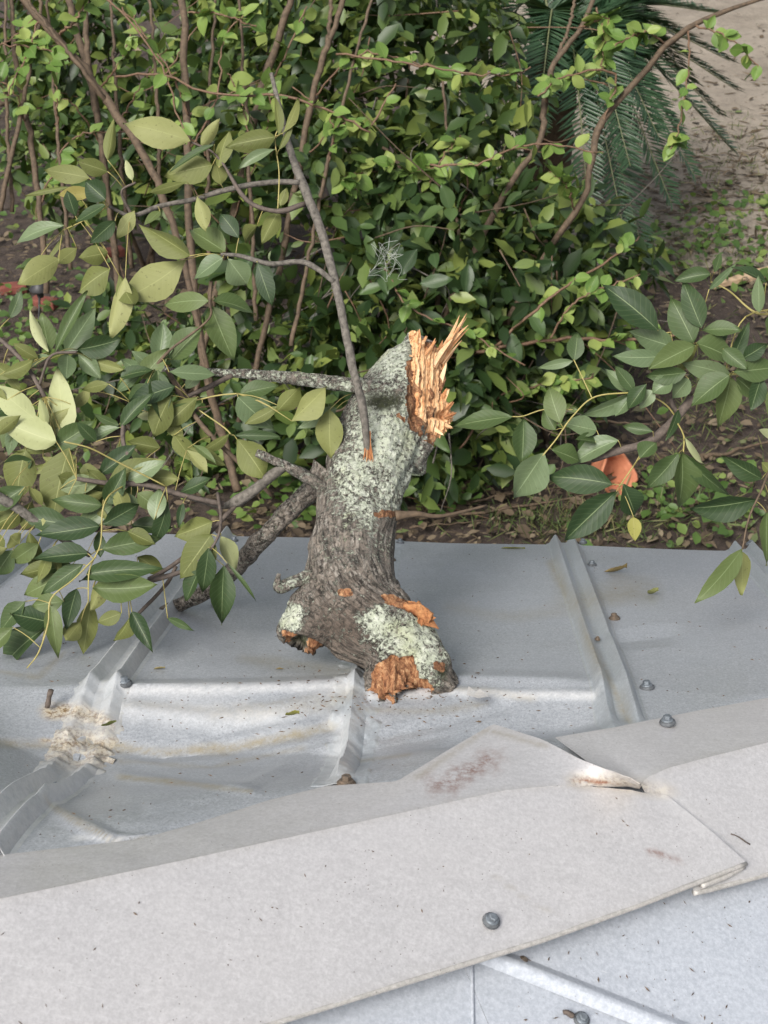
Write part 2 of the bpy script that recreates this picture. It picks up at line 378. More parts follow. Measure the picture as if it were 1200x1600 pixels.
# ================================================================== THE SETTING
def ground_sheet():
    n = 150
    xs = np.concatenate([[-400, -100, -30], np.linspace(-9, 9, n), [30, 100, 400]])
    ys = np.concatenate([[-100, -20, -4], np.linspace(1.5, 21, n), [40, 120, 600]])
    V, Fc = [], []
    for y in ys:
        for x in xs:
            z = 0.03 * n3((x, y, 0), 1.3) + 0.018 * n3((x, y, 0), 5.0) + 0.01 * n3((x, y, 3), 14) if (abs(x) < 9.1 and 1 < y < 21.5) else 0
            V.append((x, y, z - 0.03))
    w = len(xs)
    for j in range(len(ys) - 1):
        for i in range(w - 1): Fc.append((j * w + i, j * w + i + 1, (j + 1) * w + i + 1, (j + 1) * w + i))
    return tag(mesh_obj('ground', V, Fc, M['soil']), kind='structure')
ground_sheet()
def path_sheet():
    V, Fc = [], []
    nx, ny = 130, 50
    for j in range(ny):
        for i in range(nx):
            x = 0.2 + 14 * i / (nx - 1); t = j / (ny - 1)
            y0 = 10.55 + 0.35 * n3((x, 0, 0), 0.8) + 0.15 * n3((x, 0, 5), 3.0) - 0.10 * x
            y1 = 19.5 + 0.5 * n3((x, 9, 0), 0.6)
            y = y0 + (y1 - y0) * t
            edge = min(t, 1 - t) * 12
            V.append((x, y, 0.0 + 0.03 * min(edge, 1) + 0.02 * n3((x, y, 0), 1.5) + 0.012 * n3((x, y, 0), 6)))
    for j in range(ny - 1):
        for i in range(nx - 1): Fc.append((j * nx + i, j * nx + i + 1, (j + 1) * nx + i + 1, (j + 1) * nx + i))
    return tag(mesh_obj('path', V, Fc, M['sand']), kind='structure')
path_sheet()

# ================================================================== METAL ROOF
roof = empty('metal_roof', roofp(0.1, 1.2, -2.0), 'dented grey galvanized metal roof with double ribs and bent ridge cap', 'roof')
RIB_PX = [-475, -205, 65, 335, 605, 878, 1148, 1418]           # where the ribs meet the eave
RIB_U = [uv_of(onroof(p, 845))[0] for p in RIB_PX]
ua, va = uv_of(R0); ub, vb = uv_of(R1)
def cap_v(u): return va + (vb - va) * (u - ua) / (ub - ua)
def seg_dist(px, py, poly):
    best = 1e9
    for (x0, y0), (x1, y1) in zip(poly[:-1], poly[1:]):
        dx, dy = x1 - x0, y1 - y0; t = max(0, min(1, ((px - x0) * dx + (py - y0) * dy) / (dx * dx + dy * dy)))
        best = min(best, math.hypot(px - x0 - t * dx, (py - y0 - t * dy) * 1.6))
    return best
CREASES = [([(60, 1250), (120, 1285), (185, 1316), (290, 1309)], 22, .010), ([(180, 1076), (300, 1073), (420, 1072), (545, 1066)], 20, .009), ([(145, 1160), (250, 1180), (370, 1168), (515, 1136)], 24, -.010), ([(190, 1213), (300, 1227), (395, 1238)], 16, .006),
           ([(210, 1108), (330, 1125), (470, 1100), (545, 1072)], 26, .007), ([(330, 1150), (420, 1128), (500, 1118)], 16, -.006), ([(570, 1088), (700, 1080), (800, 1086), (935, 1086)], 18, .008), ([(600, 1150), (700, 1128), (790, 1105)], 22, -.007), ([(-40, 1150), (40, 1168), (90, 1160)], 18, -.007), ([(560, 1215), (640, 1180), (720, 1150)], 18, .005), ([(240, 1262), (380, 1230), (505, 1170)], 20, .006)]
def dent(u, v):
    """Normal displacement of the far slope: a buckled hollow below the ridge, with a crest where the log sits."""
    p = roofp(u, v); px, py, d = project(p)
    lw = float(ss(-60, 120, px) * (1 - ss(860, 1010, px)))
    A = 0.012 + 0.080 * lw * (1 - 0.30 * float(ss(520, 640, px)))
    dc = 3.395 - 0.05 * math.sin(px * 0.006) + 0.03 * float(ss(560, 640, px)) - 0.05 * float(1 - ss(40, 180, px))
    dv = dc - 0.20 - 0.04 * math.sin(px * 0.011 + 1)
    pcap = project(roofp(u, cap_v(u) - 0.20))[2]
    if d >= dc: w = 0.012 * lw * math.exp(-((d - dc) / 0.05) ** 2) * 0.6
    elif d >= dv:
        t = (dc - d) / (dc - dv); w = 0.0072 * lw - (A + 0.0072 * lw) * (0.75 * t + 0.25 * t * t * (3 - 2 * t))
    else: w = -A * (1 - float(smooth01((dv - d) / max(dv - pcap, 0.1))))
    w += lw * 0.007 * mnoise.noise(Vector((u * 3.0 + v * 2.2, v * 5.5 - u * 1.4, 1.7))) * float(ss(4.0, 3.2, d))
    w += 0.0045 * mnoise.noise(Vector((u * 2.3, v * 1.7, 9.1)))
    w += lw * 0.010 * (abs(mnoise.noise(Vector((u * 2.1 - v * 1.2, v * 4.2 + u * 2.0, 5.2)))) - .2) * float(ss(3.45, 3.2, d))
    w -= 0.022 * float(ss(cap_v(u) - (0.17 if px < 860 else 0.26), cap_v(u) - 0.10, v))
    # hard folds and creases
    if 60 < px + 100 < 1100 and d < 3.6:
        qx, qy, _ = project(roofp(u, v, w))
        for poly, wd, hh in CREASES:
            if qx < poly[0][0] - 40 or qx > poly[-1][0] + 40: continue
            w += hh * max(0, 1 - seg_dist(qx, qy, poly) / wd)
    # dimple next to the right rib
    f3 = seg_dist(px, py, [(965, 1000), (1040, 992)])
    w -= 0.010 * max(0, 1 - f3 / 30)
    return w
def marks(px, py):
    nz = 1 + 0.8 * mnoise.noise(Vector((px * 0.02, py * 0.03, 0)))
    st = 0.0
    for poly, wd, a in (([(140, 1160), (250, 1178), (370, 1168), (515, 1138)], 12, .75), ([(190, 1215), (300, 1226), (390, 1237)], 6, .7), ([(70, 1255), (180, 1315), (290, 1310)], 7, .75),
                        ([(-20, 1160), (90, 1168)], 10, .5), ([(340, 1115), (500, 1105), (545, 1080)], 18, .35), ([(905, 940), (990, 925)], 32, .38), ([(860, 880), (985, 1130)], 7, .5), ([(560, 1190), (640, 1180)], 5, .4), ([(200, 1100), (340, 1112), (500, 1090)], 9, .3), ([(190, 1190), (330, 1200), (470, 1170)], 6, .35), ([(560, 1110), (680, 1112), (760, 1100)], 8, .35), ([(690, 1075), (760, 1080), (830, 1092)], 7, .45), ([(0, 1050), (60, 1060), (100, 1020)], 5, .4), ([(700, 950), (800, 965), (880, 955)], 14, .2), ([(380, 1030), (480, 1040), (540, 1050)], 12, .3)):
        st = max(st, min(1, a * 1.35) * max(0, 1 - seg_dist(px, py, poly) / (wd * nz * 1.6)))
    cr = 0.0
    for poly, wd in (([(85, 1112), (120, 1108), (165, 1128)], 17), ([(70, 1158), (125, 1164)], 8)):
        cr = max(cr, max(0, 1 - seg_dist(px, py, poly) / (wd * 1.5 * nz)))
    pale = 0.0  # highlights on crests, dent faces and middle rib, painted as pale strokes
    for poly, wd, a in (([(190, 1078), (540, 1072)], 16, .6), ([(200, 1110), (420, 1120)], 30, .35), ([(120, 1310), (200, 1312)], 6, .8), ([(580, 1088), (700, 1082), (930, 1088)], 9, .6), ([(540, 1130), (530, 1220)], 22, .5)):
        pale = max(pale, a * max(0, 1 - seg_dist(px, py, poly) / (wd * 1.6 * nz)))
    return st, min(1, cr * 1.4), pale
def roof_panel(u0, u1, nu, nv, name='panel'):
    V, Fc, UVs, S, Cc, Pp = [], [], [], [], [], []
    for j in range(nv):
        for i in range(nu):
            u = u0 + (u1 - u0) * i / (nu - 1)
            vmax = cap_v(u) - 0.01
            v = vmax * j / (nv - 1)
            w = dent(u, v)
            p = roofp(u, v, w); V.append(p); UVs.append((u, v))
            px, py, d = project(p); a, b2, c = marks(px, py); S.append(a); Cc.append(b2); Pp.append(c)
    for j in range(nv - 1):
        for i in range(nu - 1): Fc.append((j * nu + i, (j + 1) * nu + i, (j + 1) * nu + i + 1, j * nu + i + 1))
    o = mesh_obj(name, V, [f[::-1] for f in Fc], M['sheet'], roof, True, UVs, {'stain': S, 'cream': Cc, 'pale': Pp, 'rust': [0] * len(V)})
    solid(o, 0.0012)
    return o
for k in range(len(RIB_U) - 1):
    fine = 1 <= k <= 5
    hard = k in (2, 3, 4)
    roof_panel(RIB_U[k] + 0.001, RIB_U[k + 1] - 0.001, 84 if hard else (46 if fine else 12), 290 if hard else (190 if fine else 40))
RIBPROF = [(-.062, 0.0005), (-.052, .0015), (-.050, .0020), (-.034, .0300), (-.030, .0330), (-.026, .0300), (-.010, .0050), (-.008, .0040), (.000, .0035), (.008, .0040), (.010, .0050), (.026, .0300), (.030, .0330), (.034, .0300), (.050, .0020), (.052, .0015), (.064, .0008)]
def roof_rib(k, nv):
    V, Fc, S, Cc, Pp, UVs = [], [], [], [], [], []
    uc = RIB_U[k]; m = len(RIBPROF); crushed = (k == 3); mid = (k == 4)
    for j in range(nv):
        vend = uv_of(onroof(522, 1232))[1] if mid else (uv_of(onroof(972, 1140))[1] if k == 5 else cap_v(uc) - 0.20)
        v = -0.012 + (vend + 0.012) * j / (nv - 1)
        px0, py0, d0 = project(roofp(uc, v))
        sc = 1.0; rough = 0.0
        if crushed:
            g = math.exp(-((py0 - 1125) / 42) ** 2); sc = 1 - 0.75 * g; rough = 0.011 * g
        if mid: sc = 0.9 + 0.5 * float(ss(1060, 1120, py0)); rough = 0.006 * math.exp(-((py0 - 1080) / 40) ** 2) + .003
        if mid: sc *= 1 - 0.85 * float(ss(1192, 1224, py0))
        if k == 5: sc *= 1 - 0.75 * float(ss(1108, 1130, py0))
        wob = 0.005 * mnoise.noise(Vector((v * 3, k * 5, 0))) * float(ss(1000, 1150, py0)) * (1 if (crushed or mid) else 0.2)
        for du, h in RIBPROF:
            sink = -0.004 if abs(du) > .053 else 0.0
            if mid:
                hh = {0: 0.0005}.get(0) if abs(du) > .06 else 0.024 * max(0, 1 - abs(du + 0.008) / (0.018 if du < -0.008 else 0.034)) ** .8
            else: hh = h
            u = uc + du * (1 + (0.35 if crushed else 0) * (1 - sc)) + wob
            w = dent(u, max(v, 0)) + hh * sc + 0.0016 + sink + rough * mnoise.noise(Vector((u * 38, v * 38, 4))) + rough * .5 * mnoise.noise(Vector((u * 90, v * 90, 4)))
            p = roofp(u, v, w); V.append(p); UVs.append((u, v))
            px, py, d = project(p); a, b2, c = marks(px, py)
            if crushed: b2 = max(b2, 0.75 * math.exp(-((py0 - 1126) / 26) ** 2)); c = max(c, 0.45 * (1 - math.exp(-((py0 - 1126) / 40) ** 2)))
            edge = 0.5 * (abs(du) > .055) + 0.18 * (abs(du) < .008)
            S.append(max(a, edge * (0.6 + 0.4 * mnoise.noise(Vector((v * 30, du * 20, 0)))))); Cc.append(b2); Pp.append(c)
    for j in range(nv - 1):
        for i in range(m - 1): Fc.append((j * m + i, j * m + i + 1, (j + 1) * m + i + 1, (j + 1) * m + i))
    o = mesh_obj('rib', V, Fc, M['rib'], roof, True, UVs, {'stain': S, 'cream': Cc, 'pale': Pp, 'rust': [0] * len(V)})
    solid(o, 0.001)
    return o
for k in range(1, len(RIB_U)): roof_rib(k, 300 if k in (3, 4) else 140)

# ridge cap pieces: each flange is a sheet between two edge lines
def polyline(pts, n):
    P = np.array(pts, dtype=float); s = np.concatenate([[0], np.cumsum(np.hypot(np.diff(P[:, 0]), np.diff(P[:, 1])))])
    t = np.linspace(0, s[-1], n); return np.stack([np.interp(t, s, P[:, i]) for i in range(P.shape[1])], 1)
RUST = [([(690, 1225), (760, 1190)], 26), ([(1020, 1330), (1055, 1346)], 7), ([(905, 1217), (960, 1222)], 7)]
def cap_sheet(name, up, low, lift, n, m, mat, parent, marks_on=True, rough=0.002, bow=0.0):
    """up / low: edge lines as world points; a smooth sheet spans them."""
    V, Fc, S, Cc, Pp, Ru = [], [], [], [], [], []
    for i in range(n):
        for j in range(m):
            t = j / (m - 1); a, b = up[i], low[i]
            p = a.lerp(b, t) + NB * (bow * math.sin(math.pi * t) + lift)
            p = p + NB * (rough * mnoise.noise(p * 6) + rough * .5 * mnoise.noise(p * 17))
            px, py, d = project(p)
            cz = max(0, 1 - seg_dist(px, py, [(905, 1219), (960, 1221), (1035, 1236)]) / 30)
            p = p + NB * (0.010 * cz * mnoise.noise(p * 34) + 0.005 * cz * mnoise.noise(p * 80))
            V.append(p); s = 0; r = 0
            for poly, wd in RUST:
                nzz = 1 + 0.7 * mnoise.noise(Vector((px * .05, py * .05, 2)))
                r = max(r, max(0, 1 - seg_dist(px, py, poly) / (wd * 1.4 * nzz)))
            edge = max(0, 1 - min(t, 1 - t) * (m - 1) / 1.6) if m > 6 else 0
            S.append(max(0.12 * edge, 0.3 * max(0, 1 - seg_dist(px, py, [(760, 1360), (830, 1410), (870, 1430)]) / 5), 0.5 * max(0, 1 - seg_dist(px, py, [(650, 1215), (760, 1140), (850, 1165)]) / 12)))
            Cc.append(min(1, 0.8 * cz)); Ru.append(r if marks_on else 0); Pp.append(0.3 * max(0, 1 - seg_dist(px, py, [(1010, 1215), (1060, 1260), (1100, 1290)]) / 34))
    for i in range(n - 1):
        for j in range(m - 1): Fc.append((i * m + j, i * m + j + 1, (i + 1) * m + j + 1, (i + 1) * m + j))
    o = mesh_obj(name, V, Fc, mat, parent, True, None, {'stain': S, 'cream': Cc, 'pale': Pp, 'rust': Ru})
    if (o.data.polygons[0].normal.z < 0): o.data.flip_normals()
    solid(o, 0.0016)
    return o, V
cap_a = empty('ridge_cap', RB + GG * 0.4); cap_a.parent = roof; cap_a.matrix_parent_inverse = roof.matrix_world.inverted()
cap_b = empty('ridge_cap', RB + GG * 1.5); cap_b.parent = roof; cap_b.matrix_parent_inverse = roof.matrix_world.inverted()
bpy.context.view_layer.update()
n = 120
upA = [oncap(x, y, 0.0) for x, y in polyline([(-260, 1462), (0, 1405), (400, 1319), (790, 1235), (860, 1229), (920, 1227), (1040, 1242)], n)]
loA = [oncap(x, y, 0.0) for x, y in polyline([(-260, 1822), (100, 1700), (430, 1597), (760, 1495), (850, 1467), (1000, 1413), (1167, 1348)], n)]
cap_sheet('near_flange', upA, loA, 0.0, n, 26, M['cap'], cap_a, bow=0.004)
# hemmed lower edge of the left piece
hv, hf, _ = tube([p + NB * -0.004 for p in loA], [0.0055] * n, 8)
mesh_obj('hem', hv, hf, M['hem'], cap_a)
def roof_w(x, y, w): return plane_hit(x, y, E0 + NN * w, NN)
n2 = 140
ridgeA = polyline([(-260, 1462), (0, 1405), (400, 1319), (790, 1235), (860, 1229), (920, 1227), (1000, 1232)], n2)
farA = polyline([(-260, 1368, .008), (0, 1336, .006), (220, 1311, .006), (300, 1288, .008), (420, 1250, .01), (510, 1228, .016), (620, 1221, .025), (690, 1178, .04), (770, 1131, .055), (800, 1140, .055), (850, 1157, .05), (905, 1186, .04), (1000, 1224, .036)], n2)
upF = [oncap(x, y, 0.0) for x, y in ridgeA]
loF = [roof_w(x, y, w) for x, y, w in farA]
cap_sheet('far_flange', upF, loF, 0.0, n2, 18, M['cap'], cap_a, rough=0.003)
n3c = 70
upB = [oncap(x, y, -0.012) for x, y in polyline([(1000, 1226), (1015, 1213), (1045, 1200), (1110, 1182), (1200, 1160), (1420, 1112)], n3c)]
loB = [oncap(x, y, -0.022) for x, y in polyline([(1086, 1393), (1110, 1388), (1200, 1364), (1300, 1338), (1480, 1290)], n3c)]
cap_sheet('near_flange', upB, loB, 0.0, n3c, 20, M['cap'], cap_b, bow=0.004)
hv, hf, _ = tube([p + NB * -0.006 for p in loB], [0.006] * n3c, 8)
mesh_obj('hem', hv, hf, M['hem'], cap_b)
hv, hf, _ = tube([oncap(x, y, -0.012) for x, y in polyline([(1096, 1384), (1130, 1372), (1162, 1354)], 12)], [0.006] * 12, 8)
mesh_obj('hem', hv, hf, M['hem'], cap_b)
farB = polyline([(868, 1152, .012), (960, 1136, .012), (1040, 1120, .010), (1200, 1090, .008), (1420, 1050, .008)], n3c)
ridB = polyline([(960, 1222), (1000, 1226), (1015, 1213), (1045, 1200), (1110, 1182), (1200, 1160), (1420, 1112)], n3c)
cap_sheet('far_flange', [oncap(x, y, -0.012) for x, y in ridB], [roof_w(x, y, w) for x, y, w in farB], 0.0, n3c, 16, M['cap'], cap_b)

# near slope below the cap
nb0 = -0.080
def near_panel(g0, g1):
    V, Fc = [], []; na, nq = 24, 30
    for i in range(na):
        for j in range(nq):
            g = g0 + (g1 - g0) * i / (na - 1); s = 0.05 + 1.6 * j / (nq - 1)
            p = RB + GG * g + QQ * s + NB * (nb0 + 0.004 * mnoise.noise(Vector((g * 3, s * 3, 0))))
            V.append(p)
    for i in range(na - 1):
        for j in range(nq - 1): Fc.append((i * nq + j, (i + 1) * nq + j, (i + 1) * nq + j + 1, i * nq + j + 1))
    z = [0] * len(V)
    o = mesh_obj('panel', V, Fc, M['near_sheet'], roof, True, None, {'stain': z, 'cream': z, 'pale': z, 'rust': z})
    if o.data.polygons[0].normal.z < 0: o.data.flip_normals()
    solid(o, 0.0012)
def gs(p): q = p - RB; return q.dot(GG), q.dot(QQ)
g_seam = gs(oncap(737, 1540, nb0))[0]
near_panel(g_seam - 1.3, g_seam - 0.61); near_panel(g_seam - 0.609, g_seam); near_panel(g_seam + 0.001, g_seam + 1.4)
def near_rib(pa, pb):
    V, Fc = [], []; prof = [(-.022, .0008), (-.017, .003), (-.007, .012), (-.003, .0135), (.003, .0135), (.007, .012), (.017, .003), (.022, .0008)]
    t = (pb - pa).normalized(); s = NB.cross(t).normalized(); nn = 30; L = (pb - pa).length
    for i in range(nn):
        for du, h in prof: V.append(pa + t * (L * i / (nn - 1)) + s * du + NB * (h + 0.0015))
    m = len(prof)
    for i in range(nn - 1):
        for j in range(m - 1): Fc.append((i * m + j, i * m + j + 1, (i + 1) * m + j + 1, (i + 1) * m + j))
    z = [0] * len(V)
    o = mesh_obj('rib', V, Fc, M['near_sheet'], roof, True, None, {'stain': z, 'cream': z, 'pale': z, 'rust': z})
    solid(o, 0.001)
ra, rb = oncap(748, 1488, nb0), oncap(1085, 1622, nb0); near_rib(ra, ra + (rb - ra) * 2.0)
# lapped edge of the near panels
ra, rb = oncap(737, 1500, nb0 + .003), oncap(739, 1640, nb0 + .003)
lv, lf, _ = tube([ra.lerp(rb, i / 9) for i in range(10)], [0.0035] * 10, 6); mesh_obj('seam', lv, lf, M['near_sheet'], roof)

# walls and fascia that carry the roof
def box(name, p0, ex, ey, ez, mat, parent):
    V = [p0 + ex * a + ey * b + ez * c for a in (0, 1) for b in (0, 1) for c in (0, 1)]
    Fc = [(0, 1, 3, 2), (4, 6, 7, 5), (0, 4, 5, 1), (2, 3, 7, 6), (0, 2, 6, 4), (1, 5, 7, 3)]
    return mesh_obj(name, V, Fc, mat, parent, False)
e_l = roofp(-1.7, 0.05, -0.02); e_r = roofp(1.9, 0.05, -0.02)
box('fascia', e_l + Vector((0, 0, -0.14)), e_r - e_l, Vector((0, -0.03, 0)), Vector((0, 0, 0.13)), M['fascia'], roof)
w_l = roofp(-1.6, 0.35, 0); w_r = roofp(1.8, 0.35, 0)
box('wall', Vector((w_l.x, w_l.y, -0.05)), Vector((w_r.x - w_l.x, w_r.y - w_l.y, 0)), Vector((0, -0.12, 0)), Vector((0, 0, w_l.z - 0.02)), M['fascia'], roof)

# screws
def screw(p, nrm, mat, parent, s=1.0):
    zax = (nrm + Vector((random.uniform(-.15, .15), random.uniform(-.15, .15), 0))).normalized(); xax = zax.orthogonal().normalized(); yax = zax.cross(xax)
    def ringlist(prof, sides):
        V, Fc = [], []
        for r, h in prof:
            for k in range(sides):
                a = 2 * math.pi * k / sides; V.append(p + (xax * math.cos(a) + yax * math.sin(a)) * r * s + zax * h * s)
        for i in range(len(prof) - 1):
            for k in range(sides): Fc.append((i * sides + k, i * sides + (k + 1) % sides, (i + 1) * sides + (k + 1) % sides, (i + 1) * sides + k))
        Fc.append(tuple((len(prof) - 1) * sides + k for k in range(sides))); return V, Fc
    V, Fc = ringlist([(.017, -.002), (.0185, .002), (.0175, .006), (.012, .008)], 16)
    o = mesh_obj('screw', V, Fc, M['rubber'] if mat is M['screw'] else mat, parent, True)
    V, Fc = ringlist([(.0135, .007), (.0138, .010), (.0125, .0112)], 16); mesh_obj('flange', V, Fc, mat, o, True)
    V, Fc = ringlist([(.0095, .0105), (.0095, .0185), (.0075, .0200)], 6); mesh_obj('hex_head', V, Fc, mat, o, False)
    return o
def on_dented(px, py):
    p = onroof(px, py)
    for _ in range(14):
        u, v = uv_of(p); w = dent(u, max(v, 0)); p = onroof(px, py, w)
    return p
for (x, y, r, s) in [(195, 1070, 0, 1), (88, 1238, 0, 1), (541, 1228, 1, 1.1), (1011, 1076, 0, 1), (960, 968, 1, .9), (911, 849, 0, .8), (925, 884, 0, .85), (612, 877, 1, .8), (366, 846, 0, .8), (625, 849, 0, .8), (1172, 852, 0, .9), (933, 1006, 1, .45)]:
    p = on_dented(x, y); screw(p + NN * (0.001 if s != .45 else 0.012), NN, M['screw_rust'] if r else M['screw'], roof, s)
screw(plane_hit(1043, 1130, E0 + NN * 0.013, NN), NN, M['screw'], cap_b, 1.0)
screw(oncap(767, 1440, 0.004), NB, M['screw'], cap_a, 0.92)
screw(oncap(908, 1594, nb0), NB, M['screw'], roof, 0.85)
screw(oncap(817, 1503, nb0), NB, M['screw_rust'], roof, 0.6)
# torn scraps of sheet curled up beside the log
def scrap(pts, parent, mat):
    n = len(pts); P = [Vector(p) for p in pts]
    c = sum(P, Vector()) / n
    V = P + [c + NN * 0.002]; Fc = [(i, (i + 1) % n, n) for i in range(n)]; z = [0.3] * len(V)
    o = mesh_obj('torn_edge', V, Fc, mat, parent, True, None, {'stain': [0.2] * len(V), 'cream': z, 'pale': [.2] * len(V), 'rust': [0] * len(V)})
    solid(o, 0.002)
sub = lambda x, y, w: on_dented(x, y) + NN * w
scrap([sub(730, 1086, 0), sub(732, 1082, .014), sub(739, 1084, .004), sub(750, 1083, .009), sub(764, 1088, 0), sub(748, 1090, -.002)], roof, M['sheet'])

# ================================================================== THE LOG
log = empty('broken_log', on_dented(640, 1078), 'thick broken tree limb with lichen and torn orange end, standing in the dented roof', 'log')
def P(px, py, d): return at(px, py, d)
def px_r(rpx, d): return rpx * d / F
def log_tube(ctrl, n, sides, parent=None):
    c = spline([tuple(at(x, y, d)) + (r * d / F,) for x, y, d, r in ctrl], n)
    return [Vector(q[:3]) for q in c], [q[3] for q in c]
trunk_ctrl = [(700, 1080, 3.44, 26), (664, 1045, 3.43, 42), (613, 1002, 3.46, 63), (556, 945, 3.50, 74), (545, 880, 3.58, 68), (556, 815, 3.68, 64), (572, 745, 3.78, 66), (598, 665, 3.88, 66), (634, 605, 3.95, 60), (652, 562, 3.99, 43), (648, 538, 4.01, 22), (645, 518, 4.02, 5)]
tp, tr = log_tube(trunk_ctrl, 110, 40)
V, Fc, _ = tube(tp, tr, 40)
def add(Va, Fa, Vb, Fb): o = len(Va); return Va + Vb, Fa + [tuple(i + o for i in f) for f in Fb]
# the lower left broken stub, knots and swellings, all grown into one body
sp, sr = log_tube([(555, 935, 3.52, 66), (505, 960, 3.49, 58), (474, 988, 3.47, 42), (462, 1010, 3.46, 34)], 24, 24)
a2, f2, _ = tube(sp, sr, 24); V, Fc = add(V, Fc, a2, f2)
for ctrl in ([(570, 700, 3.75, 20), (572, 740, 3.70, 22)], [(640, 730, 3.84, 26), (664, 694, 3.86, 14), (684, 682, 3.86, 7)], [(545, 780, 3.72, 30), (505, 758, 3.72, 20)], [(606, 1000, 3.45, 46), (610, 1045, 3.41, 42), (606, 1086, 3.39, 40)]):
    sp2, sr2 = log_tube(ctrl + [(ctrl[-1][0] + 3, ctrl[-1][1] + 2, ctrl[-1][2], ctrl[-1][3] * .7)], 10, 16); a2, f2, _ = tube(sp2, sr2, 16); V, Fc = add(V, Fc, a2, f2)
tmp = mesh_obj('trunk_tmp', V, Fc, M['bark'])
rm = tmp.modifiers.new('r', 'REMESH'); rm.mode = 'VOXEL'; rm.voxel_size = 0.0048
bpy.context.view_layer.update()
dg = bpy.context.evaluated_depsgraph_get(); ev = tmp.evaluated_get(dg); me2 = bpy.data.meshes.new_from_object(ev)
TV = np.empty(len(me2.vertices) * 3); me2.vertices.foreach_get('co', TV); TV = TV.reshape(-1, 3)
TN = np.empty(len(me2.vertices) * 3); me2.vertices.foreach_get('normal', TN); TN = TN.reshape(-1, 3)
TF = [tuple(p.vertices) for p in me2.polygons]
bpy.data.objects.remove(tmp)
# frame of the camera used for reading off where marks lie on the log
cut_p = at(676, 600, 3.93); cut_n = (AX * 0.80 + AU * 0.20 - AF * 0.57).normalized()
ax_top = (at(664, 520, 4.02) - at(634, 605, 3.95)).normalized()
wood, lich, dark, moss, grainv = [], [], [], [], []
TPA = np.array([q[:] for q in tp]); TPS = np.concatenate([[0], np.cumsum(np.linalg.norm(np.diff(TPA, axis=0), axis=1))])
LICH = [((600, 690), 75, 1.0), ((560, 730), 50, .9), ((625, 740), 50, .9), ((615, 560), 60, .9), ((640, 1000), 62, .95), ((660, 1035), 50, .95), ((590, 975), 35, 1.0), ((455, 965), 26, 1.1), ((565, 790), 60, .75), ((590, 850), 45, .55), ((530, 860), 45, .5), ((640, 700), 30, .9), ((600, 650), 70, .85), ((560, 760), 60, .8), ((600, 780), 45, .8)]
FOOT = [(614, 1022), (648, 1026), (652, 1062), (672, 1066), (678, 1080), (650, 1100), (560, 1100), (576, 1060), (584, 1040)]
STUB = [(440, 984), (462, 990), (488, 1000), (524, 1018), (524, 1060), (460, 1060), (446, 1020)]
LIP = [(594, 930), (612, 928), (650, 942), (684, 952), (684, 972), (664, 974), (640, 956), (606, 944)]
def inside(x, y, poly):
    c = False; j = len(poly) - 1
    for i in range(len(poly)):
        (xi, yi), (xj, yj) = poly[i], poly[j]
        if (yi > y) != (yj > y) and x < (xj - xi) * (y - yi) / (yj - yi) + xi: c = not c
        j = i
    return c
for i in range(len(TV)):
    p = Vector(TV[i]); nn_ = Vector(TN[i])
    # long fissures: noise stretched along the limb
    k = int(np.argmin(((TPA - TV[i]) ** 2).sum(1)))
    t = (tp[min(k + 1, 109)] - tp[max(k - 1, 0)]).normalized(); rel = p - tp[k]; along = rel.dot(t); al = TPS[k] + along; perp = rel - t * along
    t = Vector((0.3, 0.5, 0.81))
    f = mnoise.noise(perp * 46 + t * (al * 9)) + 0.6 * mnoise.noise(perp * 95 + t * (al * 22))
    grainv.extend((perp * 75 + t * (al * 16))[:])
    big = mnoise.noise(p * 13)
    px, py, d = project(p); front = -nn_.dot(AF)
    wd = 0.0
    for (cx, cy, rx, ry) in ((540, 927, 9, 5), (610, 804, 18, 4.5), (686, 1042, 8, 7)):
        e = math.hypot((px - cx) / rx, (py - cy) / ry); wd = max(wd, 1.25 - e * .6 + 0.5 * mnoise.noise(p * 60)) if e < 1.8 and front > -0.2 else wd
    l = 0.36
    for (c, r, a) in LICH: l = max(l, a * max(0, 1 - (math.hypot(px - c[0], py - c[1]) / (r * 1.35)) ** 2))
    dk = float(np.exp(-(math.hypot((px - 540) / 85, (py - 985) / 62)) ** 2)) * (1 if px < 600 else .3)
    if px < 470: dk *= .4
    mo = max(0, 1 - math.hypot((px - 600) / 50, (py - 628) / 22)) + max(0, 1 - math.hypot((px - 690) / 14, (py - 1050) / 18)) + max(0, 1 - math.hypot((px - 650) / 18, (py - 570) / 50))
    wob_ = 7 * mnoise.noise(Vector((px * .05, py * .05, 3.3))); carve = 0.0
    for poly, depth_, ffx, ffy in ((FOOT, .016, .14, .02), (STUB, .012, .07, .05), (LIP, .006, .05, .12)):
        if front > -0.35 and inside(px + wob_, py + wob_ * .6, poly):
            wd = 1.4; l = 0; dk = 0
            carve = depth_ + .013 * mnoise.noise(Vector((px * ffx, py * ffy, 2))) + .006 * mnoise.noise(Vector((px * ffx * 2.6, py * ffy * 2.6, 5)))
    hol = max(0, 1 - math.hypot((px - 467) / 17, (py - 1006) / 15)) if front > -0.45 else 0
    if hol > 0: mo = max(mo, 2.0 * min(1, hol * 3)); wd = 0; l = 0  # black shade of the stub hollow, painted through the moss mask
    disp = -carve - 0.045 * min(1, hol * 2) + (0.0058 if not carve else 0.002) * f + 0.010 * big + (0.004 * l * mnoise.noise(p * 75) if l > .5 else 0)
    p = p + nn_ * disp
    s = (p - cut_p).dot(cut_n)
    jag = 0.012 * mnoise.noise(p * 30) + 0.010 * mnoise.noise(Vector((p.x * 60, p.y * 60, p.z * 15)))
    if s > jag and (p - at(690, 705, 3.86)).dot(ax_top) > 0:
        p = p - cut_n * ((s - jag) * 1.0); wd = 1.3
    TV[i] = p; wood.append(wd); lich.append(l); dark.append(min(1, dk)); moss.append(min(1, mo * 1.5))
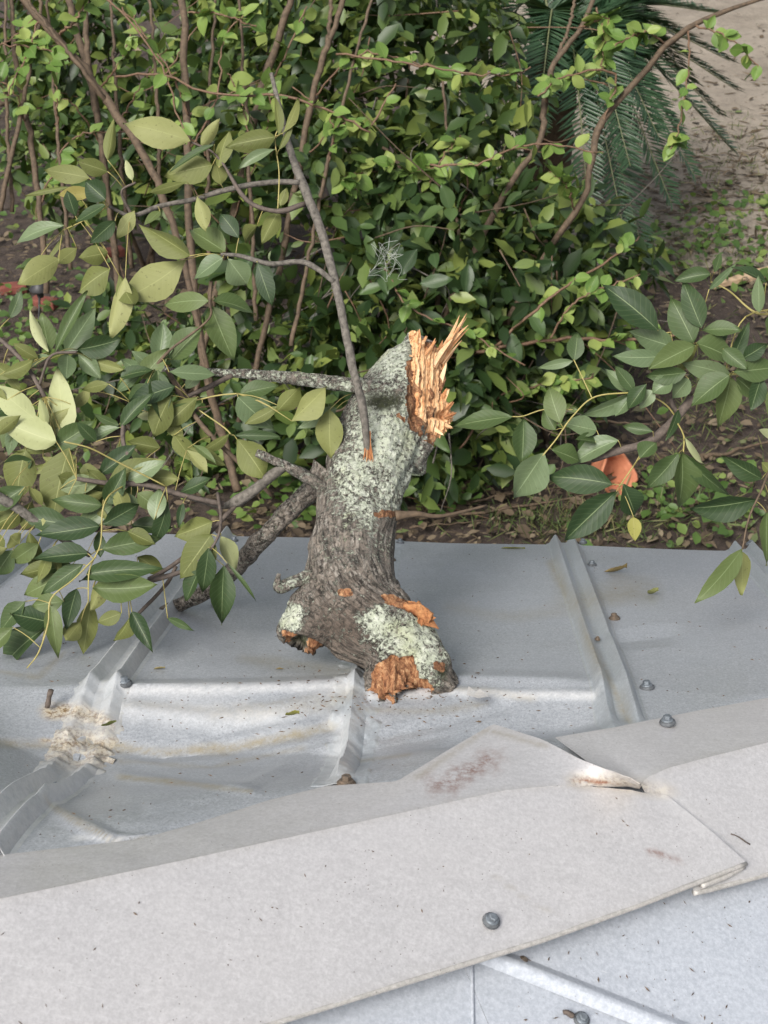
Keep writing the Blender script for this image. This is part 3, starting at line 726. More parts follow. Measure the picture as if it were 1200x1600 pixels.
    # hollow at the broken stub
body = mesh_obj('trunk', TV.tolist(), TF, M['bark'], log, True, None, {'wood': wood, 'lichen': lich, 'dark': dark, 'moss': moss})
ga = body.data.attributes.new('grain', 'FLOAT_VECTOR', 'POINT'); ga.data.foreach_set('vector', np.array(grainv, dtype=np.float32))

def splinters(name, items, mat, parent):
    """items: (base point, tip point, half width, half thickness); each a tapering torn sliver, all one piece of torn wood"""
    V, Fc, R = [], [], []
    for a, b, w, th in items:
        t = (b - a); L = t.length; t.normalize()
        s = t.cross(AF).normalized(); u = s.cross(t)
        s2 = (s * math.cos(1) + u * math.sin(1)) if random.random() < .3 else s; u2 = s2.cross(t)
        o = len(V); r = random.random(); kink = s2 * random.uniform(-.12, .12) * L + u2 * random.uniform(-.1, .1) * L
        for f, sc in ((0, 1), (.45, .85), (.8, .5), (1, .06)):
            c = a + t * (L * f) + kink * (f * f)
            for sx, sy in ((-1, -.6), (1, -.8), (.7, 1), (-.8, .8)):
                V.append(c + s2 * (w * sc * sx) + u2 * (th * sc * sy)); R.append(min(1, max(0, r + random.uniform(-.15, .15))))
        for i in range(3):
            for k in range(4): Fc.append((o + i * 4 + k, o + i * 4 + (k + 1) % 4, o + i * 4 + 4 + (k + 1) % 4, o + i * 4 + 4 + k))
        Fc.append((o + 12, o + 13, o + 14, o + 15))
    return mesh_obj(name, V, Fc, mat, parent, False, None, {'rnd': R})
def torn_face(name, rows, p0, n_, mat, parent, ni=46, nj=90, amp=.010, fx=.16, fy=.022, jag=3.0, thick=.03, cross=0.0, dips=()):
    """A torn surface with fibres running along the rows: one connected sheet of wood with a ragged outline."""
    V, Fc, R = [], [], []; ys = [r[0] for r in rows]; ls = [r[1] for r in rows]; rs = [r[2] for r in rows]
    for j in range(nj):
        y = ys[0] + (ys[-1] - ys[0]) * j / (nj - 1); l = np.interp(y, ys, ls); r = np.interp(y, ys, rs)
        for i in range(ni):
            f = i / (ni - 1); e = mnoise.noise(Vector((f * 9 + 3, y * .33, 1.0))) * jag * (1.4 if f > .5 else .6) * abs(2 * f - 1) ** 2
            x = l + (r - l) * f + e + cross * (f - .5) * 0
            yy = y + jag * 1.3 * mnoise.noise(Vector((x * .22, 7.7, y * .02))) * (1 if j in (0, nj - 1) else .5)
            a = mnoise.noise(Vector((x * fx, yy * fy, 2.0))) + .55 * mnoise.noise(Vector((x * fx * 2.7, yy * fy * 2.2, 5.0))) + .3 * mnoise.noise(Vector((x * .5, yy * .2, 8.0)))
            a = a if a < 0 else a * .8
            b = mnoise.noise(Vector((x * .05, yy * .05, 4.0)))
            edge = min(f, 1 - f, j / (nj - 1), 1 - j / (nj - 1)) * 7
            h = amp * a + amp * .7 * b - .008 * max(0, 1 - edge)
            for (cx, cy, rx, ry, dp) in dips: h -= dp * max(0, 1 - math.hypot((x - cx) / rx, (yy - cy) / ry) ** 2)
            V.append(plane_hit(x, yy, p0, n_) + n_ * h)
            R.append(.5 + .45 * mnoise.noise(Vector((x * fx * 1.6, yy * fy * 1.5, 11.0))) + .35 * mnoise.noise(Vector((x * .03, yy * .03, 14.0))) - .18 * (f < .08) - .3 * sum(max(0, 1 - math.hypot((x - cx) / rx, (yy - cy) / ry)) for (cx, cy, rx, ry, dp) in dips))  # fibre tone, lowered in the dips to paint in their shade
    for j in range(nj - 1):
        for i in range(ni - 1): Fc.append((j * ni + i, (j + 1) * ni + i, (j + 1) * ni + i + 1, j * ni + i + 1))
    o = mesh_obj(name, V, Fc, mat, parent, False, None, {'rnd': R})
    if o.data.polygons[len(Fc) // 2].normal.dot(n_) < 0: o.data.flip_normals()
    solid(o, thick)
    return o
TOPR = [(518, 649, 651), (527, 649, 655), (536, 648, 662), (542, 649, 678), (548, 649, 694), (556, 648, 700), (570, 647, 696), (588, 647, 692), (604, 648, 690), (618, 649, 696), (632, 651, 706), (646, 654, 711), (658, 658, 710), (666, 661, 703), (680, 669, 690)]
torn_face('torn_wood', TOPR, cut_p + cut_n * .004, cut_n, M['fresh_wood'], log, 80, 130, .010, .27, .013, 4.0, .010, dips=((690, 650, 12, 10, .014), (676, 648, 9, 8, .010)))
for (x0, y0, x1, y1, w) in [(684, 566, 726, 498, .012), (688, 560, 722, 506, .010), (680, 570, 712, 520, .012), (690, 570, 718, 532, .006), (676, 575, 700, 528, .012), (666, 560, 682, 530, .010), (660, 545, 668, 522, .009), (653, 540, 655, 513, .009), (690, 600, 698, 566, .009), (694, 640, 708, 626, .008), (694, 652, 713, 645, .009), (688, 662, 706, 668, .008), (690, 626, 700, 606, .009), (680, 672, 694, 678, .008)]:
    it = []
    for rep_ in range(3):
        e = random.uniform(-3, 3)
        it.append((plane_hit(x0 + e, y0 + e, cut_p, cut_n), plane_hit(x1 + e * .4, y1 + abs(e), cut_p + cut_n * 0.015, cut_n), w * random.uniform(.5, .8), w * .4))
    splinters('splinter', it, M['fresh_wood'], log)
torn_face('torn_lip', [(940, 634, 650), (946, 630, 664), (952, 636, 674), (957, 646, 679), (962, 654, 678), (968, 662, 674), (973, 667, 671)], at(650, 952, 3.415), (-AF + AU * .3 + AX * .25).normalized(), M['red_wood'], log, 36, 30, .006, .05, .12, 1.5, .03)
def limb(name, ctrl, mat, parent, sides=10, n=40, rough=0.25, attrs=False, w=None):
    p, r = log_tube(ctrl, n, sides); V, Fc, UVs = tube(p, r, sides, rough, 30)
    gv = np.array([c for q in V for c in (q * 55)[:]], dtype=np.float32)
    at_ = {'wood': [0] * len(V), 'lichen': [w if w is not None else .5] * len(V), 'dark': [0.0] * len(V), 'moss': [0] * len(V)} if attrs else None
    o = mesh_obj(name, V, Fc, mat, parent, True, UVs, at_)
    if attrs: o.data.attributes.new('grain', 'FLOAT_VECTOR', 'POINT').data.foreach_set('vector', gv)
    return o
limb('branch', [(632, 616, 3.86, 9), (600, 607, 3.83, 11), (560, 603, 3.82, 12), (500, 596, 3.84, 11), (430, 588, 3.86, 9), (340, 582, 3.88, 6.5), (272, 580, 3.9, 5), (240, 568, 3.92, 3.5)], M['bark'], log, 12, 60, .3, True, .62)
limb('twig', [(365, 585, 3.87, 4.5), (330, 603, 3.85, 4), (290, 622, 3.84, 3.5), (255, 650, 3.83, 3), (230, 690, 3.8, 3)], M['twig_dark'], log, 7, 24)
limb('branch', [(540, 785, 3.70, 15), (505, 762, 3.68, 10), (475, 743, 3.66, 9), (435, 722, 3.65, 7), (400, 708, 3.64, 6)], M['bark'], log, 10, 36, .35, True, .5)
limb('twig', [(446, 728, 3.655, 7), (425, 742, 3.66, 8), (398, 765, 3.68, 9), (370, 783, 3.70, 9), (345, 790, 3.70, 5), (290, 775, 3.72, 4.5), (230, 760, 3.74, 4.5), (195, 758, 3.75, 4)], M['twig_grey'], log, 8, 40)
limb('branch', [(512, 735, 3.80, 26), (490, 762, 3.80, 18), (450, 800, 3.81, 15), (410, 842, 3.85, 14.5), (365, 890, 3.92, 13.5), (320, 925, 3.98, 12), (270, 950, 4.02, 10), (235, 965, 4.02, 8), (150, 1000, 3.95, 5)], M['bark'], log, 14, 70, .25, True, .38)
limb('stub', [(492, 898, 3.50, 13), (465, 907, 3.47, 10), (445, 916, 3.455, 10), (436, 918, 3.45, 9), (434, 905, 3.445, 4.5), (436, 896, 3.445, 3)], M['bark'], log, 10, 24, .3, True, .55)
limb('twig', [(618, 806, 3.62, 9), (650, 803, 3.63, 5), (690, 806, 3.66, 3), (760, 790, 3.72, 2)], M['stem_brown'], log, 7, 20)
limb('twig', [(372, 785, 3.70, 4), (330, 830, 3.68, 4), (300, 860, 3.66, 4), (260, 890, 3.63, 3.5), (232, 905, 3.6, 3)], M['twig_dark'], log, 7, 24)
limb('twig', [(275, 885, 3.64, 3), (262, 910, 3.62, 3), (240, 935, 3.6, 3), (215, 960, 3.6, 2.5)], M['twig_dark'], log, 7, 16)

# ================================================================== LEAVES
PROF = [(0.0, 0.03), (0.08, .30), (0.2, .68), (0.36, .96), (0.5, 1.0), (0.64, .88), (0.78, .62), (0.9, .28), (1.0, 0.0)]
def leaf_geo(A, axis, nrm, L, hw, fold, curl, roll=0.0, wave=0.0):
    """Blade with an upper and a lower skin. Returns verts, faces, uvs, material index."""
    axis = axis.normalized(); nrm = (nrm - axis * nrm.dot(axis)).normalized(); side = axis.cross(nrm)
    V, Fc, UVs, MI = [], [], [], []
    cols = (-1, -.5, 0, .5, 1); ph = random.random() * 6; sk = random.uniform(.8, 1.3); asym = random.uniform(.88, 1.12); bend = random.uniform(-.12, .12)
    for skin in (0, 1):
        for t, w in PROF:
            for s in cols:
                z = fold * abs(s) * w * hw - curl * L * t * t + roll * s * t * hw + wave * hw * math.sin(t * 11 + ph + s * 1.5) * abs(s)
                p = A + axis * (L * t ** sk * (1 - .12 * abs(curl))) + side * (s * w * hw * (asym if s > 0 else 2 - asym) + bend * L * t * t) + nrm * (z - skin * L * 0.012 * (1 if 0 < t < 1 and abs(s) < 1 else 0.25))
                V.append(p); UVs.append((0.5 + s * 0.5, t))
    nc = len(cols); half = len(PROF) * nc
    for skin in (0, 1):
        for i in range(len(PROF) - 1):
            for j in range(nc - 1):
                f = (skin * half + i * nc + j, skin * half + i * nc + j + 1, skin * half + (i + 1) * nc + j + 1, skin * half + (i + 1) * nc + j)
                for tr_ in ((f[0], f[1], f[2]), (f[0], f[2], f[3])): Fc.append(tr_ if skin else tr_[::-1]); MI.append(skin)
    return V, Fc, UVs, MI
def leaf(parent, base, tip, hw, nrm, mats, node=None, name='leaf', fold=.25, curl=.12, roll=0.0, stalk_r=.0013, wave=.06):
    ax = tip - base; L = ax.length
    V, Fc, UVs, MI = leaf_geo(Vector((0, 0, 0)), ax, nrm, L, hw, fold, curl, roll, wave)
    # the blade starts at the local origin
    if node is not None and (node - base).length > 0.004:
        q = node - base; mid = q * .5 + Vector((0, 0, 0.06 * q.length)); pth = [-ax.normalized() * 0 + q * 0, mid, q]
        pp = spline([tuple(v) for v in pth], 6); tv, tf, _ = tube([Vector(v) for v in pp], [stalk_r] * 6, 4)
        o = len(V); V += tv; Fc += [tuple(i + o for i in f) for f in tf]; UVs += [(0.1, 0.1)] * len(tv); MI += [2] * len(tf)
    o = mesh_obj(name, V, Fc, mats + [M['stalk']], None, True, UVs, None, MI)
    o.location = base
    if parent is not None: o.parent = parent; o.matrix_parent_inverse = parent.matrix_world.inverted()
    return o
def facing(base, tip, side, tilt=0.5):
    ax = (tip - base).normalized(); n = -AF + AU * random.uniform(-.1, .35) * 1.0
    n = n + AX * random.uniform(-tilt, tilt) + AU * random.uniform(-tilt, tilt)
    n = (n - ax * n.dot(ax)).normalized()
    return n if side != 'B' and side != 'C' else -n
MATS = {'T': lambda: [M['leaf_top'], M['leaf_under']], 'L': lambda: [M['leaf_sheen'], M['leaf_under']], 'B': lambda: [M['leaf_top'], M['leaf_under']], 'C': lambda: [M['leaf_top'], M['leaf_cream']], 'Y': lambda: [M['leaf_yellow'], M['leaf_yellow']]}
def leaves(parent, rows, depth, twigs, reach=150):
    """rows: base x, base y, tip x, tip y, width in photograph pixels, side shown (T upper, L upper with painted sheen, B under, C pale under)."""
    for (bx, by, tx, ty, w, side) in rows:
        d = depth(bx, by) + random.uniform(-.05, .05)
        b = at(bx, by, d); t = at(tx, ty, d + random.uniform(-.05, .03))
        node = None; best = 1e9
        for tw in twigs:
            for q in tw:
                e = (q - b).length
                if e < best: best, node = e, q
        if best > reach * d / F: node = b + (b - t).normalized() * 0.03
        elif best > 0.03: node = b.lerp(node, 1.0)
        leaf(parent, b, t, w * .52 * d / F, facing(b, t, side), MATS[side](), node, fold=random.uniform(.05, .6), curl=random.uniform(.0, .26) * (1 if side in 'TL' else -1) if random.random() < .85 else 0.25, roll=random.uniform(-.3, .3))
def twig(parent, ctrl, mat, sides=6, name='twig', n=26):
    p, r = log_tube(ctrl, n, sides); r = [x * (.62 if mat is M['stalk'] else .88) for x in r]; V, Fc, UVs = tube(p, r, sides, .25, 25); mesh_obj(name, V, Fc, mat, parent, True, UVs); return p

# --- the thin grey branch in front of the log, with its leafy side twigs
stick = empty('fallen_branch', at(575, 722, 3.70), 'long thin grey branch leaning up from the log, leafy twigs on its left', 'branch')
sp = twig(stick, [(576, 722, 3.69, 6), (567, 640, 3.66, 7.5), (548, 560, 3.66, 7.5), (530, 470, 3.68, 7.5), (505, 370, 3.72, 8), (478, 300, 3.76, 8.5), (455, 240, 3.8, 6.5), (437, 170, 3.84, 5), (424, 115, 3.88, 3.5)], M['twig_grey'], 10, 'branch', 70)
it = [(at(574 + random.uniform(-4, 4), 684 + random.uniform(-14, 14), 3.676), at(576 + random.uniform(-5, 5), 724 + random.uniform(-5, 4), 3.676), .0028, .0025) for q in range(22)]
splinters('torn_wood', it, M['red_wood'], stick)
st = [sp]
st.append(twig(stick, [(468, 285, 3.76, 5), (420, 285, 3.78, 5), (360, 295, 3.8, 5), (300, 312, 3.82, 4.5), (250, 322, 3.82, 4.5), (205, 337, 3.8, 4), (170, 322, 3.78, 3)], M['twig_grey']))
st.append(twig(stick, [(476, 318, 3.76, 5), (440, 330, 3.74, 4.5), (400, 322, 3.74, 4), (375, 300, 3.73, 4), (350, 258, 3.74, 2.5), (330, 236, 3.75, 2), (298, 222, 3.76, 2)], M['twig_dark']))
st.append(twig(stick, [(522, 440, 3.68, 5), (495, 420, 3.7, 5), (470, 409, 3.72, 5), (420, 412, 3.72, 4.5), (375, 400, 3.72, 4), (345, 398, 3.72, 3)], M['twig_grey']))
st.append(twig(stick, [(434, 330, 3.74, 1.6), (436, 270, 3.75, 1.6), (430, 214, 3.76, 1.5), (445, 195, 3.76, 1.3)], M['stalk']))
st.append(twig(stick, [(206, 337, 3.8, 3), (190, 300, 3.78, 2.5), (212, 285, 3.77, 2)], M['twig_dark']))
st.append(twig(stick, [(170, 322, 3.78, 1.6), (130, 345, 3.76, 1.6), (98, 360, 3.75, 1.6)], M['stalk']))
UP = [(297, 220, 192, 183, 50, 'B'), (315, 228, 348, 188, 20, 'B'), (342, 262, 348, 200, 30, 'B'), (430, 214, 350, 222, 36, 'B'), (430, 233, 368, 252, 17, 'L'), (335, 226, 256, 258, 13, 'T'), (332, 258, 252, 270, 42, 'B'), (292, 284, 228, 304, 17, 'B'),
      (436, 212, 438, 152, 17, 'B'), (442, 208, 478, 158, 17, 'B'), (436, 234, 466, 186, 13, 'B'), (345, 288, 340, 252, 24, 'B'), (168, 268, 122, 252, 28, 'B'), (140, 278, 76, 264, 30, 'B'), (112, 292, 34, 303, 10, 'B'), (168, 250, 184, 182, 19, 'B'), (207, 282, 194, 248, 12, 'C'),
      (165, 312, 132, 282, 36, 'T'), (118, 338, 104, 298, 24, 'T'), (164, 320, 112, 352, 24, 'T'), (100, 352, 12, 364, 28, 'L'), (296, 400, 218, 340, 44, 'B'), (290, 406, 204, 478, 58, 'B'), (352, 394, 288, 350, 40, 'T'), (373, 372, 346, 330, 27, 'T'), (402, 352, 372, 378, 24, 'B'),
      (437, 322, 446, 292, 16, 'B'), (436, 330, 402, 378, 28, 'B'), (348, 403, 298, 432, 30, 'L'), (356, 404, 388, 446, 42, 'L'), (402, 410, 424, 476, 28, 'T'), (308, 308, 328, 358, 24, 'B'), (120, 388, 86, 414, 24, 'B'), (168, 394, 126, 406, 30, 'B'), (100, 368, 68, 408, 11, 'B'),
      (92, 404, 28, 442, 40, 'B'), (172, 420, 118, 452, 46, 'B'), (196, 432, 162, 524, 38, 'B'), (186, 430, 206, 488, 32, 'B'), (150, 300, 90, 310, 22, 'Y'), (210, 330, 180, 372, 24, 'B'), (180, 345, 140, 380, 26, 'T'), (250, 330, 225, 352, 16, 'T'), (60, 405, 30, 418, 14, 'T')]
leaves(stick, UP, lambda x, y: 3.74, st)

# --- the mass of leaves over the left side of the roof
spray = empty('fallen_branch', at(120, 1000, 3.66), 'drooping leafy branch spread over the left side of the roof', 'branch')
lt = []
lt.append(twig(spray, [(-60, 745, 3.55, 10), (0, 778, 3.56, 9), (45, 806, 3.58, 8), (110, 850, 3.6, 6), (140, 868, 3.58, 4)], M['twig_grey'], 9, 'branch'))
lt.append(twig(spray, [(240, 568, 3.92, 4), (200, 640, 3.75, 4), (195, 700, 3.66, 4), (240, 760, 3.66, 4)], M['twig_dark']))
lt.append(twig(spray, [(350, 788, 3.66, 5), (290, 775, 3.64, 5), (230, 758, 3.62, 5), (170, 755, 3.6, 4.5), (120, 748, 3.58, 4)], M['twig_dark']))
lt.append(twig(spray, [(195, 758, 3.6, 2.2), (170, 775, 3.52, 2.2), (160, 800, 3.5, 2.2), (157, 850, 3.5, 2), (140, 890, 3.5, 2), (138, 940, 3.5, 1.8)], M['stalk']))
lt.append(twig(spray, [(150, 870, 3.5, 2), (115, 905, 3.48, 2), (80, 935, 3.46, 2), (75, 975, 3.45, 2), (60, 1020, 3.46, 2), (42, 1044, 3.47, 1.5)], M['stalk']))
lt.append(twig(spray, [(260, 760, 3.6, 2), (180, 720, 3.54, 2), (140, 700, 3.5, 2), (100, 690, 3.48, 2)], M['stalk']))
lt.append(twig(spray, [(70, 620, 3.7, 4), (40, 570, 3.72, 4), (0, 530, 3.74, 4), (-50, 495, 3.75, 5)], M['twig_dark']))
lt.append(twig(spray, [(62, 600, 3.7, 3), (80, 556, 3.66, 2.5), (120, 550, 3.64, 2.5)], M['twig_dark']))
lt.append(twig(spray, [(340, 770, 3.66, 3), (345, 815, 3.6, 3), (335, 850, 3.56, 2.5), (300, 885, 3.56, 4), (245, 905, 3.56, 4.5), (190, 915, 3.56, 4), (150, 905, 3.55, 3)], M['twig_dark']))
lt.append(twig(spray, [(262, 580, 3.88, 5), (285, 620, 3.82, 5), (320, 670, 3.78, 4.5), (370, 720, 3.78, 4.5), (425, 775, 3.8, 4)], M['stem_brown']))
lt.append(twig(spray, [(300, 627, 3.8, 2), (340, 618, 3.78, 2), (370, 615, 3.76, 2)], M['stalk']))
lt.append(twig(spray, [(310, 640, 3.8, 2), (350, 668, 3.78, 2), (362, 680, 3.77, 2)], M['stalk']))
lt.append(twig(spray, [(560, 604, 3.86, 3), (535, 640, 3.9, 2.5), (490, 640, 3.92, 2), (440, 636, 3.92, 2)], M['stem_brown']))
lt.append(twig(spray, [(330, 440, 3.74, 3), (328, 470, 3.72, 2.5), (325, 500, 3.74, 2), (268, 545, 3.76, 2.5), (244, 572, 3.78, 3)], M['stem_brown']))
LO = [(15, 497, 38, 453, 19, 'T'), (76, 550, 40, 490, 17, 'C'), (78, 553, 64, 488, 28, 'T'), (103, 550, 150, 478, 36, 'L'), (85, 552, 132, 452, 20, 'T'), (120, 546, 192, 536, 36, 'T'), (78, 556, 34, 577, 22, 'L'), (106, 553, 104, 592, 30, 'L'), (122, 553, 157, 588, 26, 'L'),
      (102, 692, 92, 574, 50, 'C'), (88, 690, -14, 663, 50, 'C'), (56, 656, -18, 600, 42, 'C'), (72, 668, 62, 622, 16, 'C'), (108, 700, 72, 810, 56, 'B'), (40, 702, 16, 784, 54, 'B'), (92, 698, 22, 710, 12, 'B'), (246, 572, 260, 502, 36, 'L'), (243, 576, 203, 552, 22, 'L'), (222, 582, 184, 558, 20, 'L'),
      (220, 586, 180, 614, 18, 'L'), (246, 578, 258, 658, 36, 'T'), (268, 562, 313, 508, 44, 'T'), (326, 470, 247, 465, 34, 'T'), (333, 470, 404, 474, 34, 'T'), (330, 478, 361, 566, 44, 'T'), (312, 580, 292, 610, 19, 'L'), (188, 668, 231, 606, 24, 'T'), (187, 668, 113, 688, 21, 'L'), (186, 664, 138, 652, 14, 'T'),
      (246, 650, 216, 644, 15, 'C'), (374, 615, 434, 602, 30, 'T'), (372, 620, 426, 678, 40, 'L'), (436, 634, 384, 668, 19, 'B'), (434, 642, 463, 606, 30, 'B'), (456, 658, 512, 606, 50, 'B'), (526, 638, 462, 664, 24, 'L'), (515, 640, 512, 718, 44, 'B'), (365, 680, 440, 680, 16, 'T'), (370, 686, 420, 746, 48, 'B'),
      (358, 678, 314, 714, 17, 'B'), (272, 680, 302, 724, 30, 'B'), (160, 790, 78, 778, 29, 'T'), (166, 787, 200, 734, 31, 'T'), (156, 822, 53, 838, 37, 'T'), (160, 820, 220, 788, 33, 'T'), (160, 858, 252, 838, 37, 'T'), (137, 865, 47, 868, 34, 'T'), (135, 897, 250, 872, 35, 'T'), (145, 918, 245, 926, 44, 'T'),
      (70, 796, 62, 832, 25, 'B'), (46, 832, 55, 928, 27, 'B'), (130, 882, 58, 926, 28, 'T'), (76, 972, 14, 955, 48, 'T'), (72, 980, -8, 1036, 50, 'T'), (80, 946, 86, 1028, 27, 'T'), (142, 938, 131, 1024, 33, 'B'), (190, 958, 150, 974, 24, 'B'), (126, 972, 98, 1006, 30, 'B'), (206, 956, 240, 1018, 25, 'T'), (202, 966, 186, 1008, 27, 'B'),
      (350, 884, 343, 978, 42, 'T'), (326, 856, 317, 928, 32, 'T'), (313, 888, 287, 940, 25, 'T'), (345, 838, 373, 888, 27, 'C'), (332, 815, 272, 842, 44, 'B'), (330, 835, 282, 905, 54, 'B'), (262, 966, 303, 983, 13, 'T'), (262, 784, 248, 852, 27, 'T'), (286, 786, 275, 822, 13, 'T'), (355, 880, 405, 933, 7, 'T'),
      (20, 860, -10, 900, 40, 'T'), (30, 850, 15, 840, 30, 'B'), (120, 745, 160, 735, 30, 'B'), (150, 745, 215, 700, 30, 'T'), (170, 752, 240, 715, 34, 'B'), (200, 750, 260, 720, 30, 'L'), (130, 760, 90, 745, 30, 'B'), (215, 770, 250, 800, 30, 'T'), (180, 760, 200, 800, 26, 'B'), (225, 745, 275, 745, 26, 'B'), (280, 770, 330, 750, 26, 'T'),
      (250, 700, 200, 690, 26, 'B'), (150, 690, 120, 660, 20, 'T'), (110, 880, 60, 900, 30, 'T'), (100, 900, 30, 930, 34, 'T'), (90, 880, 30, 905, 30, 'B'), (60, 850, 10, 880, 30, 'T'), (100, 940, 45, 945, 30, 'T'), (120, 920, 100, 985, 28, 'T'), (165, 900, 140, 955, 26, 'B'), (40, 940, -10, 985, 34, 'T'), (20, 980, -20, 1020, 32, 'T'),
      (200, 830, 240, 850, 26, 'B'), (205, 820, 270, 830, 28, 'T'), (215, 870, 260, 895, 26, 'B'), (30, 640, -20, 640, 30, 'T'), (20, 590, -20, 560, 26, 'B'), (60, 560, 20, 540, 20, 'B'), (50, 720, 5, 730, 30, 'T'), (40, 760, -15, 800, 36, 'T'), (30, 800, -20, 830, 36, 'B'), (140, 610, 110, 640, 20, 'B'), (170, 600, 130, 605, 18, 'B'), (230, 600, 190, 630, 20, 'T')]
for q in range(58):
    bx, by = random.uniform(-10, 330), random.uniform(560, 900)
    if bx > 250 and by > 720: continue
    an = random.uniform(0, 6.28); ln = random.uniform(45, 85); LO.append((bx, by, bx + ln * math.cos(an), by + ln * math.sin(an) * .8, ln * random.uniform(.28, .5), random.choice('TTBBBL')))
leaves(spray, LO, lambda x, y: 3.74 - 0.20 * float(ss(560, 900, y)) + 0.04 * float(ss(0, 300, x)), lt, 130)

# --- the branch hanging in from the right
hang = empty('hanging_branch', at(1215, 640, 3.95), 'leafy branch hanging in over the right end of the roof', 'branch')
rt = []
rt.append(twig(hang, [(1330, 470, 4.0, 13), (1240, 560, 3.98, 10), (1160, 610, 3.95, 9), (1085, 625, 3.93, 8), (1055, 655, 3.92, 8), (1015, 690, 3.9, 8), (965, 705, 3.9, 7), (925, 718, 3.9, 6)], M['twig_dark'], 9, 'branch', 50))
rt.append(twig(hang, [(1062, 650, 3.92, 4), (1050, 618, 3.9, 3.5), (1085, 540, 3.9, 3), (1092, 512, 3.9, 2.5)], M['twig_dark']))
rt.append(twig(hang, [(1055, 650, 3.92, 2), (1040, 632, 3.9, 2), (1015, 618, 3.88, 2), (990, 613, 3.87, 2)], M['stalk']))
rt.append(twig(hang, [(990, 613, 3.87, 2), (930, 620, 3.86, 2), (895, 650, 3.85, 2), (870, 685, 3.84, 2), (848, 712, 3.83, 1.8)], M['stalk']))
rt.append(twig(hang, [(895, 640, 3.86, 1.5), (850, 640, 3.87, 1.5), (818, 650, 3.87, 1.5), (800, 651, 3.87, 1.5)], M['stalk']))
rt.append(twig(hang, [(925, 622, 3.86, 1.5), (910, 590, 3.87, 1.5), (897, 563, 3.87, 1.5)], M['stalk']))
rt.append(twig(hang, [(1010, 692, 3.9, 2), (995, 720, 3.86, 2), (978, 745, 3.84, 2), (968, 760, 3.83, 2)], M['stalk']))
rt.append(twig(hang, [(1055, 655, 3.92, 2), (1068, 680, 3.86, 2), (1068, 706, 3.84, 2)], M['stalk']))
rt.append(twig(hang, [(1240, 560, 3.98, 3), (1190, 575, 3.9, 2.5), (1142, 584, 3.88, 2.2), (1138, 560, 3.9, 2), (1165, 495, 3.92, 2), (1240, 480, 3.95, 3)], M['stalk']))
rt.append(twig(hang, [(1260, 640, 3.95, 4), (1210, 720, 3.85, 3), (1190, 765, 3.8, 2), (1170, 810, 3.78, 1.8), (1160, 858, 3.76, 1.5)], M['stem_brown']))
rt.append(twig(hang, [(1240, 480, 3.95, 4), (1185, 490, 3.95, 3), (1140, 455, 3.97, 2.2), (1110, 440, 3.98, 2)], M['stalk']))
rt.append(twig(hang, [(1092, 512, 3.9, 2), (1040, 520, 3.9, 1.6), (1028, 515, 3.9, 1.6)], M['stalk']))
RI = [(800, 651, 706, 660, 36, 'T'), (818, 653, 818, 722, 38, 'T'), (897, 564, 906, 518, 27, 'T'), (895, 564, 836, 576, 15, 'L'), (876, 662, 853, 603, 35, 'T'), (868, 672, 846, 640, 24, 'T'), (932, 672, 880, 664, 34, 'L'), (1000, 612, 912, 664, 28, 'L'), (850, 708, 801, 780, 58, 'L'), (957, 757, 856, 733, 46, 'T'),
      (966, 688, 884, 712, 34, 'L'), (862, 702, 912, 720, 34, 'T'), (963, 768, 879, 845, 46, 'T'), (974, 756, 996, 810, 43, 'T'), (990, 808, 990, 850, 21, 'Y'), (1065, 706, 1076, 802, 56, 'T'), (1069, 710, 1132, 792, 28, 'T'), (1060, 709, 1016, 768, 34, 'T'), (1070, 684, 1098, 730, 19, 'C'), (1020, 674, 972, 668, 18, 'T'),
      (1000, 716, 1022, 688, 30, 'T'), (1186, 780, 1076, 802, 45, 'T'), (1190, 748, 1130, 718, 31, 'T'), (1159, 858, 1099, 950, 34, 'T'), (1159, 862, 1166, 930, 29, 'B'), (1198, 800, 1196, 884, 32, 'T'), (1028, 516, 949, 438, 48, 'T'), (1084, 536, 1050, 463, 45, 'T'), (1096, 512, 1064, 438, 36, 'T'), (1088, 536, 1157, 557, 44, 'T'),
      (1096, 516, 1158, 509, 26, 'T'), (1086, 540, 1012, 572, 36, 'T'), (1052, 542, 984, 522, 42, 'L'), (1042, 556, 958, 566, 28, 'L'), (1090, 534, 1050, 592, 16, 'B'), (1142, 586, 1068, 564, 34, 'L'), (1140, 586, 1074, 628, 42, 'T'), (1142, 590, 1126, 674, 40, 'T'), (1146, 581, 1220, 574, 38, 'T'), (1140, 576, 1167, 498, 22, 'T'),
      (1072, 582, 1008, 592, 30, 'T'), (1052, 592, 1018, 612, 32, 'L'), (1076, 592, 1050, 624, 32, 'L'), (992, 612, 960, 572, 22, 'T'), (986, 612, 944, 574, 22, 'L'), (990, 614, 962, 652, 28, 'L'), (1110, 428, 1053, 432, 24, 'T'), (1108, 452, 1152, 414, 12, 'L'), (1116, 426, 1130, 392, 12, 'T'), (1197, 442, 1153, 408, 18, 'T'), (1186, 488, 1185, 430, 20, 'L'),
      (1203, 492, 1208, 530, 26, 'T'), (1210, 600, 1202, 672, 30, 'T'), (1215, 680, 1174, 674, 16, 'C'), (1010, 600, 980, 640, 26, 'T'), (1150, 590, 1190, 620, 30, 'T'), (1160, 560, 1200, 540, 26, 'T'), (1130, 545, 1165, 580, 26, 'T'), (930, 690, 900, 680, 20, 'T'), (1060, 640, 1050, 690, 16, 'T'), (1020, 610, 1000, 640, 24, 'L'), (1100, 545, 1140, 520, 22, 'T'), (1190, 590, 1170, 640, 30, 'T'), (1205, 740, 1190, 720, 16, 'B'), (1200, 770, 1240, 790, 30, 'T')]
leaves(hang, RI, lambda x, y: 3.86 - 0.06 * float(ss(600, 900, y)), rt, 110)

